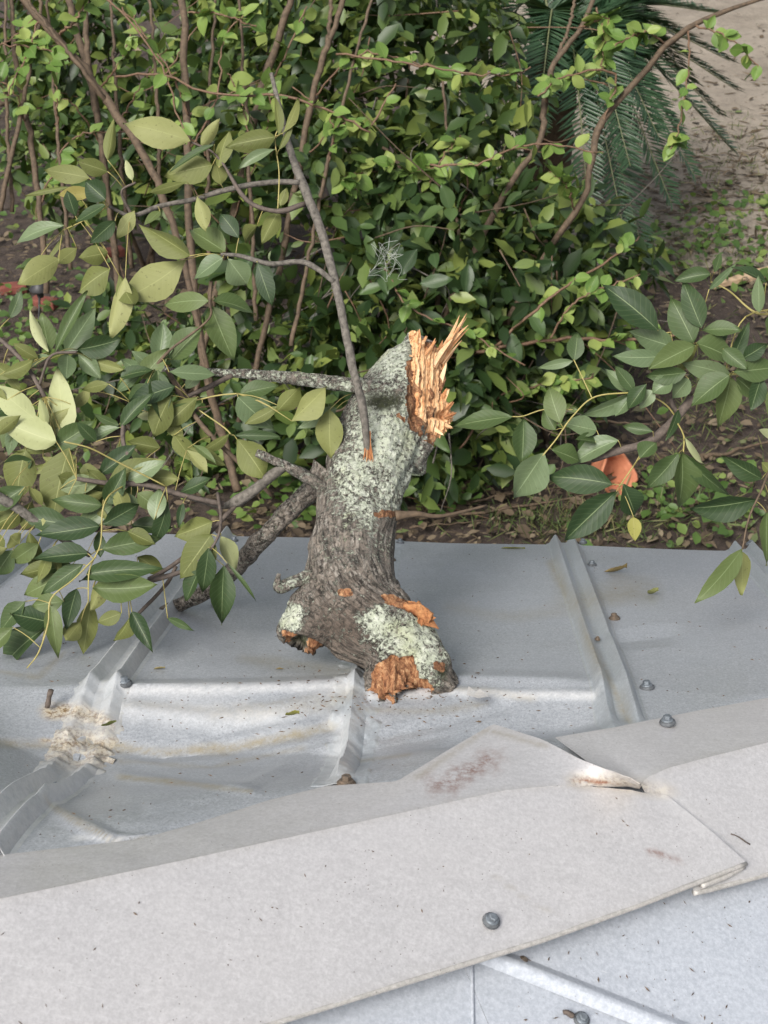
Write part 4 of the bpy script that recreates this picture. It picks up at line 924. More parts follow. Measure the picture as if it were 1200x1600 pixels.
# ================================================================== SHRUBS, SAPLINGS, PALM BEHIND THE ROOF
def mass(name, Cn, Dr, Nr, L, W, rnd, mat, parent=None, fold=0.25):
    Cn, Dr, Nr = map(np.asarray, (Cn, Dr, Nr)); n = len(Cn)
    Dr = Dr / np.linalg.norm(Dr, axis=1, keepdims=True)
    Nr = Nr - Dr * (Nr * Dr).sum(1, keepdims=True); Nr /= np.linalg.norm(Nr, axis=1, keepdims=True) + 1e-9
    S = np.cross(Dr, Nr); L = np.asarray(L)[:, None]; W = np.asarray(W)[:, None]
    tmpl = [(0, 0, 0), (.28, .85, 1), (.28, 0, 0), (.28, -.85, 1), (.62, .92, 1), (.62, 0, 0), (.62, -.92, 1), (1, 0, -.5)]
    V = np.stack([Cn + Dr * L * t + S * W * s + Nr * W * fold * z for t, s, z in tmpl], 1).reshape(-1, 3)
    tri = [(0, 1, 2), (0, 2, 3), (2, 1, 4, 5), (3, 2, 5, 6), (5, 4, 7), (6, 5, 7)]
    me = bpy.data.meshes.new(name)
    sizes = np.array([len(t) for t in tri]); lp = np.concatenate([np.array(t) for t in tri])
    loops = (np.arange(n)[:, None] * 8 + lp[None]).ravel().astype(np.int32)
    me.vertices.add(n * 8); me.vertices.foreach_set('co', V.astype(np.float32).ravel())
    me.loops.add(len(loops)); me.loops.foreach_set('vertex_index', loops)
    ls = np.tile(sizes, n); st_ = np.concatenate([[0], np.cumsum(ls)[:-1]]).astype(np.int32)
    me.polygons.add(len(ls)); me.polygons.foreach_set('loop_start', st_)
    me.update(calc_edges=True); me.validate()
    a = me.attributes.new('rnd', 'FLOAT', 'POINT'); a.data.foreach_set('value', np.repeat(np.asarray(rnd), 8).astype(np.float32))
    me.materials.append(mat); o = bpy.data.objects.new(name, me); COL.objects.link(o)
    if parent is not None: o.parent = parent; o.matrix_parent_inverse = parent.matrix_world.inverted()
    return o
def variants(mats, k, aspect, curl=(.02, .25)):
    out = []
    for _ in range(k):
        V, Fc, UVs, MI = leaf_geo(Vector((0, 0, 0)), Vector((0, 1, 0)), Vector((0, 0, 1)), 1.0, aspect * .5 * random.uniform(.85, 1.15), random.uniform(.15, .4), random.uniform(*curl), random.uniform(-.3, .3), .06)
        o = mesh_obj('tmp', V, Fc, mats, None, True, UVs, None, MI); out.append(o.data); bpy.data.objects.remove(o)
    return out
def put_leaf(me, p, d, nr, L, parent, name='leaf'):
    d = Vector(d).normalized(); nr = Vector(nr); nr = (nr - d * nr.dot(d)).normalized(); s = d.cross(nr)
    m = Matrix(((s.x, d.x, nr.x, p[0]), (s.y, d.y, nr.y, p[1]), (s.z, d.z, nr.z, p[2]), (0, 0, 0, 1))) @ Matrix.Scale(L, 4)
    o = bpy.data.objects.new(name, me); COL.objects.link(o); o.parent = parent
    o.matrix_parent_inverse = parent.matrix_world.inverted(); o.matrix_basis = m; return o
HV = variants([M['hedge_one'], M['hedge_one']], 5, .46)
LV = variants([M['lime'], M['lime']], 4, .66, (-.05, .2))
TO_CAM = np.array((-AF)[:])
def shrub(name, label, blobs, n_mass, n_leaf, L, stems, group=None):
    """blobs: (centre, radii). Leaves lie in an uneven shell with clumps and gaps."""
    base = Vector(stems[0][0]); o = empty(name, base, label, 'shrub', group)
    vol = np.array([b[1][0] * b[1][2] for b in blobs]); vol = vol / vol.sum()
    Cn, Dr, Nr, Ls, Ws = [], [], [], [], []
    while len(Cn) < n_mass + n_leaf:
        c, r = blobs[rng.choice(len(blobs), p=vol)]
        v = rng.normal(size=3); v /= np.linalg.norm(v)
        if v.dot(TO_CAM) < -0.45: continue
        rr = 1 - 0.42 * rng.random() ** 1.6
        p = np.array(c[:]) + v * np.array(r) * rr
        cl = mnoise.noise(Vector(p) * 4.2) + 0.6 * mnoise.noise(Vector(p) * 10)
        if cl < -0.22 + 0.35 * rng.random() - (0.25 if rr < .8 else 0): continue
        p += v * 0.22 * cl
        if p[2] < 0.03: continue
        nr = 0.55 * v + np.array([0, -0.15, 0.65]) + rng.normal(size=3) * .42
        d = rng.normal(size=3) + np.array([0, -.25, -.35]) + .5 * v
        l = L * rng.uniform(.45, 1.4)
        Cn.append(p); Dr.append(d); Nr.append(nr); Ls.append(l); Ws.append(l * rng.uniform(.2, .28))
    Cn = np.array(Cn); score = Cn @ TO_CAM + rng.normal(size=len(Cn)) * .12
    order = np.argsort(-score); pick = order[:n_leaf]; rest = order[n_leaf:]
    f = mass('foliage', Cn[rest], np.array(Dr)[rest], np.array(Nr)[rest], np.array(Ls)[rest], np.array(Ws)[rest], rng.random(len(rest)), M['hedge'], o); f['kind'] = 'stuff'
    for i in pick: put_leaf(random.choice(HV), Cn[i], Dr[i], Nr[i], Ls[i], o)
    for q in range(int(n_mass / 45)):
        c, r = blobs[rng.choice(len(blobs), p=vol)]; v = rng.normal(size=3); v /= np.linalg.norm(v)
        if v.dot(TO_CAM) < 0: v = -v
        a = Vector(np.array(c[:]) + v * np.array(r) * 1.0); b = a + Vector(rng.normal(size=3)) * .3 + Vector((0, 0, -.15)); m_ = a.lerp(b, .5) + Vector(rng.normal(size=3)) * .05
        pp = spline([tuple(a), tuple(m_), tuple(b)], 9); V, Fc, UVs = tube([Vector(q_) for q_ in pp], list(np.linspace(.005, .002, 9)), 5); mesh_obj('twig', V, Fc, M[random.choice(('stem_red', 'stem_brown', 'twig_grey'))], o)
    for s in stems:
        pp = spline([tuple(x) for x in s], 20); V, Fc, UVs = tube([Vector(q) for q in pp], list(np.linspace(.022, .006, 20)), 7, .2, 10); mesh_obj('stem', V, Fc, M['stem_brown'], o)
    return o
def blob(px, py, d, rx, ry, rz): return (at(px, py, d), (rx, ry, rz))
def stems_for(gx, gy, tops):
    g = ground(gx, gy); return [[g + Vector((random.uniform(-.15, .15), random.uniform(-.1, .1), -.03)), g.lerp(t, .5) + Vector((random.uniform(-.1, .1), 0, .1)), t] for t in tops]
shrub('leafy_shrub', 'large dark green glossy shrub directly behind the broken log', [blob(670, 20, 9.4, .45, .5, .5), blob(540, -40, 9.6, .9, .6, .5), blob(590, 130, 8.9, .88, .8, .9), blob(520, 360, 8.4, .85, .7, .8), blob(690, 470, 8.2, .8, .6, .75), blob(735, 270, 8.7, .42, .5, .55), blob(600, 620, 8.1, .75, .5, .55), blob(440, 80, 9.4, .7, .6, .7)], 7600, 300, .145,
      stems_for(600, 690, [at(600, 200, 8.9), at(520, 350, 8.6), at(700, 420, 8.4), at(760, 250, 8.8), at(640, 100, 9.1)]))
shrub('leafy_shrub', 'lower dark glossy shrub at the right of the large one, beside the bare soil', [blob(860, 420, 8.6, .55, .5, .5), blob(800, 560, 8.4, .5, .45, .45)], 1500, 160, .14, stems_for(830, 680, [at(850, 420, 8.7), at(800, 520, 8.5), at(920, 380, 8.9)]))
shrub('leafy_shrub', 'dark green shrub behind the brown sapling stems at the upper left', [blob(240, 90, 10.4, .95, .7, .8), blob(150, 260, 10.2, .6, .5, .45), blob(330, 250, 10.0, .6, .5, .6), blob(90, 60, 10.9, .5, .4, .5)], 3400, 200, .15, stems_for(240, 420, [at(240, 100, 10.5), at(150, 260, 10.2), at(330, 230, 10.1)]))
shrub('leafy_shrub', 'low dark shrub among the stems below the left leaves', [blob(330, 620, 8.6, .45, .4, .4), blob(200, 560, 9.0, .4, .4, .35)], 900, 80, .13, stems_for(260, 680, [at(320, 600, 8.7), at(200, 560, 9.0)]))

# --- saplings: brown stems with small bright leaves
def sapling(label, stems, twigs, nleaf, mat='stem_brown', foot=None, group='saplings behind the roof', lsize=.11, name='sapling'):
    p0 = at(*(stems or twigs)[0][0][:3]); o = empty(name, p0, label, 'sapling' if name == 'sapling' else 'vine', group)
    tips = []
    for s in stems:
        p, r = log_tube(s, 36, 8); p = [q + Vector(rng.normal(size=3)) * .004 for q in p]; V, Fc, UVs = tube(p, [x * .58 for x in r], 8, .3, 14); mesh_obj('stem', V, Fc, M[mat], o)
        tips += p
    for s in twigs:
        p, r = log_tube(s, 26, 6); p = [q + Vector(rng.normal(size=3)) * .005 for q in p]; V, Fc, UVs = tube(p, [x * .62 for x in r], 6, .2, 12); mesh_obj('twig', V, Fc, M['stem_red'], o)
        k = max(3, int(nleaf / max(1, len(twigs))))
        for q in range(k):
            i = random.randrange(4, 25); b = p[i]; t = (p[min(i + 1, 25)] - p[i - 1]).normalized()
            d = Vector(rng.normal(size=3)) * .6 + t * .4 + Vector((0, 0, -.15)); nr = Vector((0, -.35, .9)) + Vector(rng.normal(size=3)) * .35
            put_leaf(random.choice(LV), b, d, nr, lsize * random.uniform(.55, 1.2), o)
    return o
def gd(px, py): return project(ground(px, py))[2]
sapling('straight brown sapling stem just left of centre, rising out of the top edge', [[(372, 770, 7.6, 12), (350, 690, 7.6, 11.5), (318, 560, 7.5, 11), (300, 420, 7.5, 11), (294, 250, 7.5, 11), (288, 60, 7.6, 10), (284, -60, 7.7, 9)]],
        [[(294, 180, 7.5, 3), (270, 120, 7.4, 2.5), (230, 60, 7.4, 2.2), (190, 10, 7.4, 2)], [(298, 230, 7.5, 3), (340, 150, 7.4, 2.5), (350, 60, 7.4, 2), (400, 10, 7.4, 2)], [(292, 20, 7.5, 2.5), (340, 22, 7.4, 2.5), (400, 40, 7.4, 2)]], 42)
sapling('pale brown sapling leaning from the upper left corner down to the right', [[(330, 600, 7.2, 7), (270, 350, 7.1, 10), (225, 245, 7.1, 11), (180, 175, 7.1, 12), (130, 105, 7.1, 11), (75, 45, 7.1, 11), (20, -20, 7.1, 10)], [(170, 165, 7.1, 7), (130, 110, 7.0, 6), (90, 60, 7.0, 5), (50, 10, 7.0, 4), (40, -20, 7.0, 4)]],
        [[(90, 55, 7.1, 4), (120, 30, 7.0, 3), (140, -20, 7.0, 3)], [(60, 30, 7.1, 3), (40, 90, 7.0, 2.5), (10, 150, 6.9, 2)], [(110, 95, 7.1, 2.5), (60, 75, 7.0, 2.2), (0, 70, 7.0, 2)]], 42)
sapling('darker brown sapling with a forked stem behind the pale leaning one', [[(190, 500, 8.3, 9), (172, 330, 8.2, 9.5), (150, 160, 8.2, 10), (120, 50, 8.2, 10), (100, -30, 8.3, 9)], [(182, 400, 8.2, 6), (158, 220, 8.1, 8), (138, 100, 8.1, 8), (135, 0, 8.1, 7), (136, -30, 8.1, 6)]],
        [[(150, 150, 8.2, 3), (190, 90, 8.0, 2.5), (210, 20, 8.0, 2)], [(160, 230, 8.2, 2.5), (110, 160, 8.0, 2), (60, 170, 8.0, 2)]], 30)
sapling('thin brown sapling pair at the far left edge', [[(75, 460, 8.0, 8), (62, 330, 7.9, 8), (45, 200, 7.9, 8), (25, 100, 7.9, 7), (15, -30, 7.9, 6)], [(0, 330, 7.8, 7), (22, 230, 7.8, 6.5), (40, 140, 7.8, 6), (60, 40, 7.8, 5), (65, -20, 7.8, 5)]],
        [[(30, 110, 7.9, 2.5), (50, 80, 7.7, 2), (80, 75, 7.7, 2)], [(40, 190, 7.9, 2.5), (20, 140, 7.7, 2), (-20, 120, 7.7, 2)], [(62, 320, 7.9, 2.5), (110, 220, 7.8, 2.2), (200, 205, 7.8, 2)]], 40)
sapling('brown sapling stem rising behind the thin grey branch, left of the shrub', [[(375, 660, 8.0, 7), (410, 530, 7.9, 8), (440, 400, 7.9, 8), (465, 270, 7.8, 9), (495, 120, 7.8, 9), (520, 50, 7.8, 8), (545, -30, 7.8, 7)], [(500, 110, 7.8, 6), (512, 60, 7.8, 6), (520, -30, 7.8, 5)]],
        [[(490, 150, 7.8, 2.5), (560, 85, 7.6, 2.5), (640, 95, 7.6, 2), (740, 120, 7.6, 2)], [(470, 250, 7.8, 2.5), (540, 190, 7.6, 2), (575, 200, 7.6, 3), (620, 130, 7.6, 2)]], 40)
sapling('reddish brown sapling stem left of the thin grey branch', [[(300, 640, 8.2, 6), (345, 420, 8.1, 9), (372, 310, 8.1, 10), (398, 180, 8.1, 11), (425, 90, 8.1, 10), (462, -30, 8.1, 9)]],
        [[(400, 170, 8.1, 2.5), (440, 100, 7.9, 2.5), (480, 10, 7.9, 2)], [(350, 380, 8.1, 2.5), (400, 250, 7.9, 2), (420, 150, 7.8, 2), (330, 150, 7.8, 2)]], 34)
sapling('crooked brown sapling stem rising right of the torn wood to the upper right', [[(690, 500, 7.9, 9), (735, 405, 7.8, 9), (790, 300, 7.8, 9), (845, 215, 7.8, 8), (852, 160, 7.8, 9), (865, 100, 7.8, 8), (910, 40, 7.8, 7), (935, -30, 7.8, 6)], [(868, 95, 7.8, 5), (890, 40, 7.8, 4.5), (900, -20, 7.8, 4)]],
        [[(850, 165, 7.8, 3), (870, 125, 7.7, 2.5), (950, 130, 7.7, 2)], [(930, 10, 7.8, 2.5), (945, 50, 7.7, 2), (940, 110, 7.7, 1.8)], [(905, 45, 7.8, 2.5), (950, 30, 7.7, 2), (930, 90, 7.7, 1.8)]], 54)
sapling('long crooked sapling stem crossing the sago palm at the upper right', [[(745, 640, 8.1, 9), (775, 540, 8.0, 10), (840, 420, 7.9, 9), (905, 320, 7.8, 9), (925, 260, 7.8, 9), (938, 195, 7.8, 10), (1000, 120, 7.8, 9), (1060, 55, 7.8, 8), (1150, 10, 7.8, 6), (1230, -10, 7.8, 4)]],
        [[(1075, 45, 7.8, 3), (1075, 120, 7.6, 2.2), (1060, 200, 7.5, 2), (1045, 240, 7.5, 1.8)], [(1040, 70, 7.8, 3), (1010, 50, 7.7, 2.2), (960, 70, 7.6, 2)], [(940, 200, 7.8, 3), (960, 115, 7.7, 3), (880, 120, 7.6, 2.5), (840, 150, 7.6, 2)], [(1085, 40, 7.8, 3), (1140, 60, 7.7, 2), (1190, 110, 7.7, 1.8)], [(900, 330, 7.8, 2.5), (880, 285, 7.6, 2), (860, 270, 7.6, 1.8)]], 90)
sapling('short brown sapling stem between the shrub and the crooked saplings', [[(690, 540, 8.0, 8), (680, 430, 7.9, 8), (655, 340, 7.9, 7), (628, 270, 7.9, 6), (600, 230, 7.9, 4)]],
        [[(640, 300, 7.9, 3), (610, 260, 7.7, 2.2), (570, 250, 7.7, 2)], [(650, 330, 7.9, 3), (690, 250, 7.7, 2.2), (720, 210, 7.7, 2)], [(630, 275, 7.9, 3), (660, 265, 7.7, 2.2), (700, 258, 7.7, 2)], [(625, 265, 7.9, 2), (540, 275, 7.6, 2), (560, 300, 7.6, 2)]], 90)

THIN = [((20, 330), (8, -30), 'thin bare stem along the left edge'), ((110, 420), (72, -30), 'thin bare stem left of the forked sapling'), ((205, 420), (172, -30), 'thin bare stem between the leaning and the straight sapling'), ((250, 300), (232, -30), 'thin bare stem left of the straight sapling'), ((330, 520), (338, -30), 'thin bare stem right of the straight sapling'), ((400, 500), (372, -30), 'thin bare stem left of the thin grey branch'), ((455, 540), (588, -30), 'thin bare stem leaning right behind the thin grey branch'), ((760, 560), (690, 120), 'thin bare stem in the right half of the large shrub')]
for (a, b, lab) in THIN:
    dz = random.uniform(7.6, 8.6); mx_, my_ = (a[0] + b[0]) / 2 + random.uniform(-14, 14), (a[1] + b[1]) / 2
    sapling(lab, [[(a[0], a[1], dz, 6), (mx_, my_, dz - .1, 5), (b[0], b[1], dz, 3.5)]], [[(mx_, my_, dz - .1, 2.5), (mx_ + random.uniform(-50, 50), my_ - 60, dz - .2, 2), (mx_ + random.uniform(-90, 90), my_ - 120, dz - .2, 1.6)]], 8)

# --- red-brown runners and thin vines
def vine(label, ctrl, nleaf, lsize=.095): return sapling(label, [], [ctrl], nleaf, 'stem_red', None, 'thin vines over the shrubs', lsize, 'vine')
vine('thin pale vine arching left to right above the thin grey branch', [(180, 120, 7.2, 3), (260, 118, 7.1, 3), (330, 148, 7.0, 3), (440, 150, 7.0, 3.5), (520, 175, 7.0, 3), (575, 205, 7.0, 2.5)], 16)
vine('reddish vine running from the shrub top toward the palm', [(525, 85, 7.6, 3), (620, 95, 7.5, 3), (700, 110, 7.5, 2.5), (790, 118, 7.5, 2), (830, 105, 7.5, 2)], 14)
vine('reddish vine looping through the middle of the shrub', [(672, 258, 7.5, 3), (740, 258, 7.4, 3), (830, 225, 7.4, 2.5), (940, 240, 7.4, 2.2)], 18)
vine('thin vine hanging from the top over the large upper left leaf', [(140, -20, 7.0, 3), (200, 30, 6.9, 2.8), (255, 110, 6.9, 2.5), (280, 180, 6.8, 2.2), (298, 225, 6.8, 2)], 8)
vine('thin vine above the hanging branch at the right, low in the shrub', [(690, 560, 7.9, 5), (780, 545, 7.8, 5), (880, 530, 7.8, 4.5), (990, 530, 7.8, 4), (1080, 520, 7.9, 3)], 34)
vine('pale twig slanting up toward the soil patch', [(775, 540, 7.7, 4), (830, 490, 7.6, 4), (880, 450, 7.6, 3.5), (960, 400, 7.7, 3), (1000, 370, 7.8, 2)], 16)
vine('yellowish twig with oval leaflets beside the right hand leaves', [(858, 530, 7.6, 3), (890, 480, 7.5, 2.8), (930, 455, 7.5, 2.5), (1000, 430, 7.5, 2)], 22)
vine('thin vine of bright leaves low in front of the large shrub', [(600, 420, 7.6, 3), (640, 480, 7.5, 2.5), (730, 520, 7.5, 2.2), (820, 570, 7.5, 2)], 28)
vine('thin vine at the foot of the shrub beside the log', [(720, 700, 8.0, 3), (780, 620, 7.9, 2.5), (860, 600, 7.9, 2.5), (930, 590, 7.9, 2)], 40)

# bright little plants among the shrubs and on the soil
def plants(name, label, spots, n, L, mat, kind='stuff'):
    Cn, Dr, Nr, Ls, Ws = [], [], [], [], []
    for _ in range(n):
        px, py, sx, sy, h = random.choice(spots)
        g = ground(px + random.gauss(0, sx), py + random.gauss(0, sy)); p = np.array(g[:]); p[2] += abs(random.gauss(0, h)) + .02
        Cn.append(p); Dr.append(rng.normal(size=3) * np.array([1, 1, .4])); Nr.append(np.array([0, -.3, 1]) + rng.normal(size=3) * .3); l = L * rng.uniform(.6, 1.2); Ls.append(l); Ws.append(l * .38)
    o = mass(name, Cn, Dr, Nr, Ls, Ws, rng.random(n), mat); return tag(o, label, 'plants', None, kind)
plants('ground_cover', 'small bright green leaves growing low round the shrub feet', [(40, 300, 60, 60, .25), (120, 240, 70, 50, .3), (30, 180, 50, 50, .3), (850, 620, 60, 40, .25), (790, 680, 60, 40, .12), (900, 560, 30, 30, .15), (460, 780, 60, 30, .10), (330, 700, 80, 60, .2), (100, 520, 80, 60, .15), (60, 620, 60, 80, .15), (700, 760, 40, 25, .06), (1080, 790, 80, 30, .05), (700, 720, 60, 30, .1)], 2300, .075, M['lime_mass'])
plants('weed_patch', 'patch of low green weeds on the soil at the right', [(1120, 370, 70, 22, .06), (1060, 400, 40, 20, .08), (1160, 330, 40, 12, .03), (1180, 420, 40, 30, .05)], 330, .085, M['lime_mass'])
def litter():
    n = 13000; Cn, Dr, Nr, Ls, Ws = [], [], [], [], []
    for _ in range(n):
        px, py = random.uniform(-80, 1280), random.uniform(20, 860)
        if py < 330 and random.random() < .45: continue
        g = ground(px, py); p = np.array(g[:]); p[2] += random.uniform(.0, .05)
        Cn.append(p); Dr.append(rng.normal(size=3) * np.array([1, 1, .15])); Nr.append(np.array([0, 0, 1]) + rng.normal(size=3) * .3); l = rng.uniform(.02, .10); Ls.append(l); Ws.append(l * rng.choice([.06, .1, .2, .35]))
    for _ in range(2600):
        px, py = random.uniform(860, 1260), random.gauss(290, 70)
        if py < 40 or py > 400: continue
        g = ground(px, py); p = np.array(g[:]); p[2] += random.uniform(.01, .05)
        Cn.append(p); Dr.append(rng.normal(size=3) * np.array([1, .6, .12])); Nr.append(np.array([0, 0, 1]) + rng.normal(size=3) * .3); l = rng.uniform(.05, .22); Ls.append(l); Ws.append(rng.uniform(.004, .016))
    return tag(mass('leaf_litter', Cn, Dr, Nr, Ls, Ws, rng.random(len(Cn)), M['litter']), 'dead leaves and bits of bark strewn over the soil', 'leaf litter', None, 'stuff')
litter()
def grass():
    n = 2600; Cn, Dr, Nr, Ls, Ws = [], [], [], [], []
    sp = [(1000, 790, 150, 35), (1120, 640, 70, 60), (1140, 380, 90, 35), (900, 820, 80, 15), (1050, 560, 60, 40), (1150, 250, 60, 40), (60, 700, 60, 60)]
    for _ in range(n):
        a, b, c, d = random.choice(sp); g = ground(a + random.gauss(0, c), b + random.gauss(0, d)); p = np.array(g[:])
        Cn.append(p); Dr.append(np.array([0, 0, .5]) + rng.normal(size=3) * .6); Nr.append(rng.normal(size=3)); l = rng.uniform(.05, .16); Ls.append(l); Ws.append(.004)
    return tag(mass('weeds', Cn, Dr, Nr, Ls, Ws, rng.random(n), M['grass']), 'thin weedy grass growing through the leaf litter', 'grass', None, 'stuff')
grass()

# --- sago palm
pc = at(865, 75, 10.4); pb = Vector((pc.x, pc.y, 0))
palm = empty('sago_palm', pb, 'dark green sago palm with feathery drooping fronds beside the sandy path', 'palm')
pv, pf, _ = tube([pb + Vector((0, 0, z)) for z in np.linspace(-.05, pc.z - .03, 14)], [.19 + .02 * math.sin(i * 2.6) for i in range(14)], 14, .15, 6); mesh_obj('trunk', pv, pf, M['stem_brown'], palm)
def frond(tip, arch, n=60):
    mid = pc.lerp(tip, .5) + Vector((0, 0, arch)); pp = [Vector(q) for q in spline([tuple(pc), tuple(pc.lerp(mid, .6) + Vector((0, 0, arch * .25))), tuple(mid), tuple(tip)], n)]
    V, Fc, _ = tube(pp, list(np.linspace(.012, .003, n)), 5); f = mesh_obj('frond', V, Fc, M['grass'] if False else M['stalk_green'], palm)
    Cn, Dr, Nr, Ls, Ws = [], [], [], [], []
    for i in range(3, n - 1):
        for h in (0, .5):
            p = pp[i].lerp(pp[i + 1], h); t = (pp[i + 1] - pp[i]).normalized(); s = t.cross(Vector((0, 0, 1))).normalized(); up = s.cross(t)
            f_ = i / n; l = .27 * math.sin(math.pi * min(1, .12 + f_ * .86)) ** .6 + .03
            for sg in (-1, 1):
                Cn.append(p[:]); Dr.append((t * .62 + s * sg * .8 + up * .22 + Vector(rng.normal(size=3)) * .06)[:]); Nr.append(up[:]); Ls.append(l * random.uniform(.9, 1.1)); Ws.append(.0095)
    lf = mass('leaflets', Cn, Dr, Nr, Ls, Ws, rng.random(len(Cn)), M['sago'], f, .5)
M['stalk_green'] = simple_mat('frond_rib', (0.10, 0.12, 0.05), (0.16, 0.17, 0.08), .5, 40)
dpal = project(pc)[2]
for (x, y, dd, ar) in [(1005, 395, -.4, .35), (1050, 320, -.2, .4), (975, 360, -.7, .4), (1070, 225, .2, .35), (1125, 180, .5, .3), (1145, 235, .2, .3), (1085, 275, -.1, .35), (770, 230, -.4, .4), (740, 130, 0, .4), (1010, 160, .9, .4), (1140, 95, .7, .25), (1120, 20, .9, .2), (1010, -30, 1.1, .3), (900, -60, 1.2, .3), (800, -40, 1.0, .35), (985, 260, -.8, .45), (1030, 215, -.4, .4), (840, 200, -1.0, .45), (1085, 130, .5, .35), (980, 60, 1.0, .4), (920, 330, -.9, .45), (1060, 60, .8, .3), (1150, 140, .6, .25)]:
    t_ = at(x, y, dpal + dd)
    if t_.z < .06: t_.z = .06
    frond(t_, ar)

# ================================================================== SMALL THINGS
# path light
lp = ground(62, 560); pl = empty('path_light', lp, 'small black garden path light among the leaves at the left edge', 'lamp')
dl = project(lp)[2]; top = at(60, 440, dl - .12)
pv, pf, _ = tube([lp + Vector((0, 0, -.03)), lp.lerp(top, .5), Vector((top.x, top.y, top.z - .06))], [.008, .008, .008], 8); mesh_obj('stake', pv, pf, M['black_metal'], pl)
def lathe(c, prof, sides):
    V, Fc = [], []
    for r, h in prof:
        for k in range(sides): a = 2 * math.pi * k / sides; V.append(c + Vector((r * math.cos(a), r * math.sin(a), h)))
    for i in range(len(prof) - 1):
        for k in range(sides): Fc.append((i * sides + k, i * sides + (k + 1) % sides, (i + 1) * sides + (k + 1) % sides, (i + 1) * sides + k))
    Fc.append(tuple((len(prof) - 1) * sides + k for k in range(sides))); Fc.append(tuple(range(sides - 1, -1, -1))); return V, Fc
pv, pf = lathe(Vector((top.x, top.y, top.z - .06)), [(.07, 0), (.072, .006), (.035, .05), (.012, .065)], 24); mesh_obj('lamp_shade', pv, pf, M['black_metal'], pl)
pv, pf = lathe(Vector((top.x, top.y, top.z - .115)), [(.022, 0), (.024, .03), (.024, .055)], 16); mesh_obj('lamp_body', pv, pf, M['black_metal'], pl)
# broken terracotta pot
def shard_pot(g, r, h, rot, name, label):
    V, Fc = [], []; sides = 26; rows = 9
    R = Matrix.Rotation(rot, 3, 'Z') @ Matrix.Rotation(math.radians(72), 3, 'X')
    for wall in (0, 1):
        for j in range(rows):
            for k in range(sides):
                a = 2 * math.pi * k / sides; f = j / (rows - 1); rr = (r * (.68 + .32 * f) + (.012 if f > .8 else 0)) - wall * .014
                lim = 1 - .45 * max(0, math.sin(a * 1.0 + .5)) - .07 * math.sin(a * 5)
                V.append(g + Vector((0, 0, r * .8)) + R @ Vector((rr * math.cos(a), rr * math.sin(a), h * (f * lim - .5) + (.012 * wall if j == 0 else 0))))
    for wall in (0, 1):
        o = wall * rows * sides
        for j in range(rows - 1):
            for k in range(sides):
                f = (o + j * sides + k, o + j * sides + (k + 1) % sides, o + (j + 1) * sides + (k + 1) % sides, o + (j + 1) * sides + k); Fc.append(f if wall == 0 else f[::-1])
        Fc.append(tuple(o + k for k in (range(sides - 1, -1, -1) if wall == 0 else range(sides))))
    for k in range(sides):
        a = (rows - 1) * sides + k; b = (rows - 1) * sides + (k + 1) % sides; o = rows * sides; Fc.append((a, b, b + o, a + o))
    return tag(mesh_obj(name, V, Fc, M['terracotta']), label, 'pot')
shard_pot(ground(952, 758), .12, .20, math.radians(28), 'terracotta_pot', 'broken orange terracotta pot lying on the soil behind the right leaves')
def brick(px, py, rz, label):
    g = ground(px, py); V = []; R = Matrix.Rotation(rz, 3, 'Z')
    bx = [(-.1, .1), (-.05, .05), (0, .065)]
    import itertools
    pts = [(x, y, z) for x in (-.1, .1) for y in (-.05, .05) for z in (-.01, .06)]
    Fc = [(0, 1, 3, 2), (4, 6, 7, 5), (0, 4, 5, 1), (2, 3, 7, 6), (0, 2, 6, 4), (1, 5, 7, 3)]
    o = mesh_obj('brick', [g + R @ Vector(p) for p in pts], Fc, M['brick'], None, False); tag(o, label, 'brick', 'bricks on the soil')
    bv = o.modifiers.new('worn', 'BEVEL'); bv.width = .012; bv.segments = 3
for a in [(492, 718, .3, 'dark red brick on the soil just left of the log'), (445, 722, -.5, 'red brick left of the one beside the log, half hidden by leaves'), (22, 455, .2, 'red brick at the left edge below the path light head'), (70, 478, -.3, 'red brick beside the path light stake'), (175, 400, .5, 'red brick seen between the upper left leaves')]: brick(*a)
# plank on the soil at the right
pa, pb_ = ground(1115, 452), ground(1270, 410); t = (pb_ - pa).normalized(); s = Vector((-t.y, t.x, 0))
pk = []; nn_ = 10
for i in range(nn_):
    w = .05 * (0.35 + .65 * min(1, i / 3)) + .006 * random.uniform(-1, 1)
    for a, b in ((-1, 0), (1, 0), (1, 1), (-1, 1)): pk.append(pa.lerp(pb_, i / (nn_ - 1)) + s * a * w + Vector((0, 0, .01 + .035 * b)))
pf = [(i * 4 + k, i * 4 + (k + 1) % 4, i * 4 + 4 + (k + 1) % 4, i * 4 + 4 + k) for i in range(nn_ - 1) for k in range(4)] + [(3, 2, 1, 0), tuple((nn_ - 1) * 4 + k for k in range(4))]
tag(mesh_obj('wood_plank', pk, pf, M['plank'], None, False), 'pale split piece of wood lying on the ground at the right edge', 'plank')
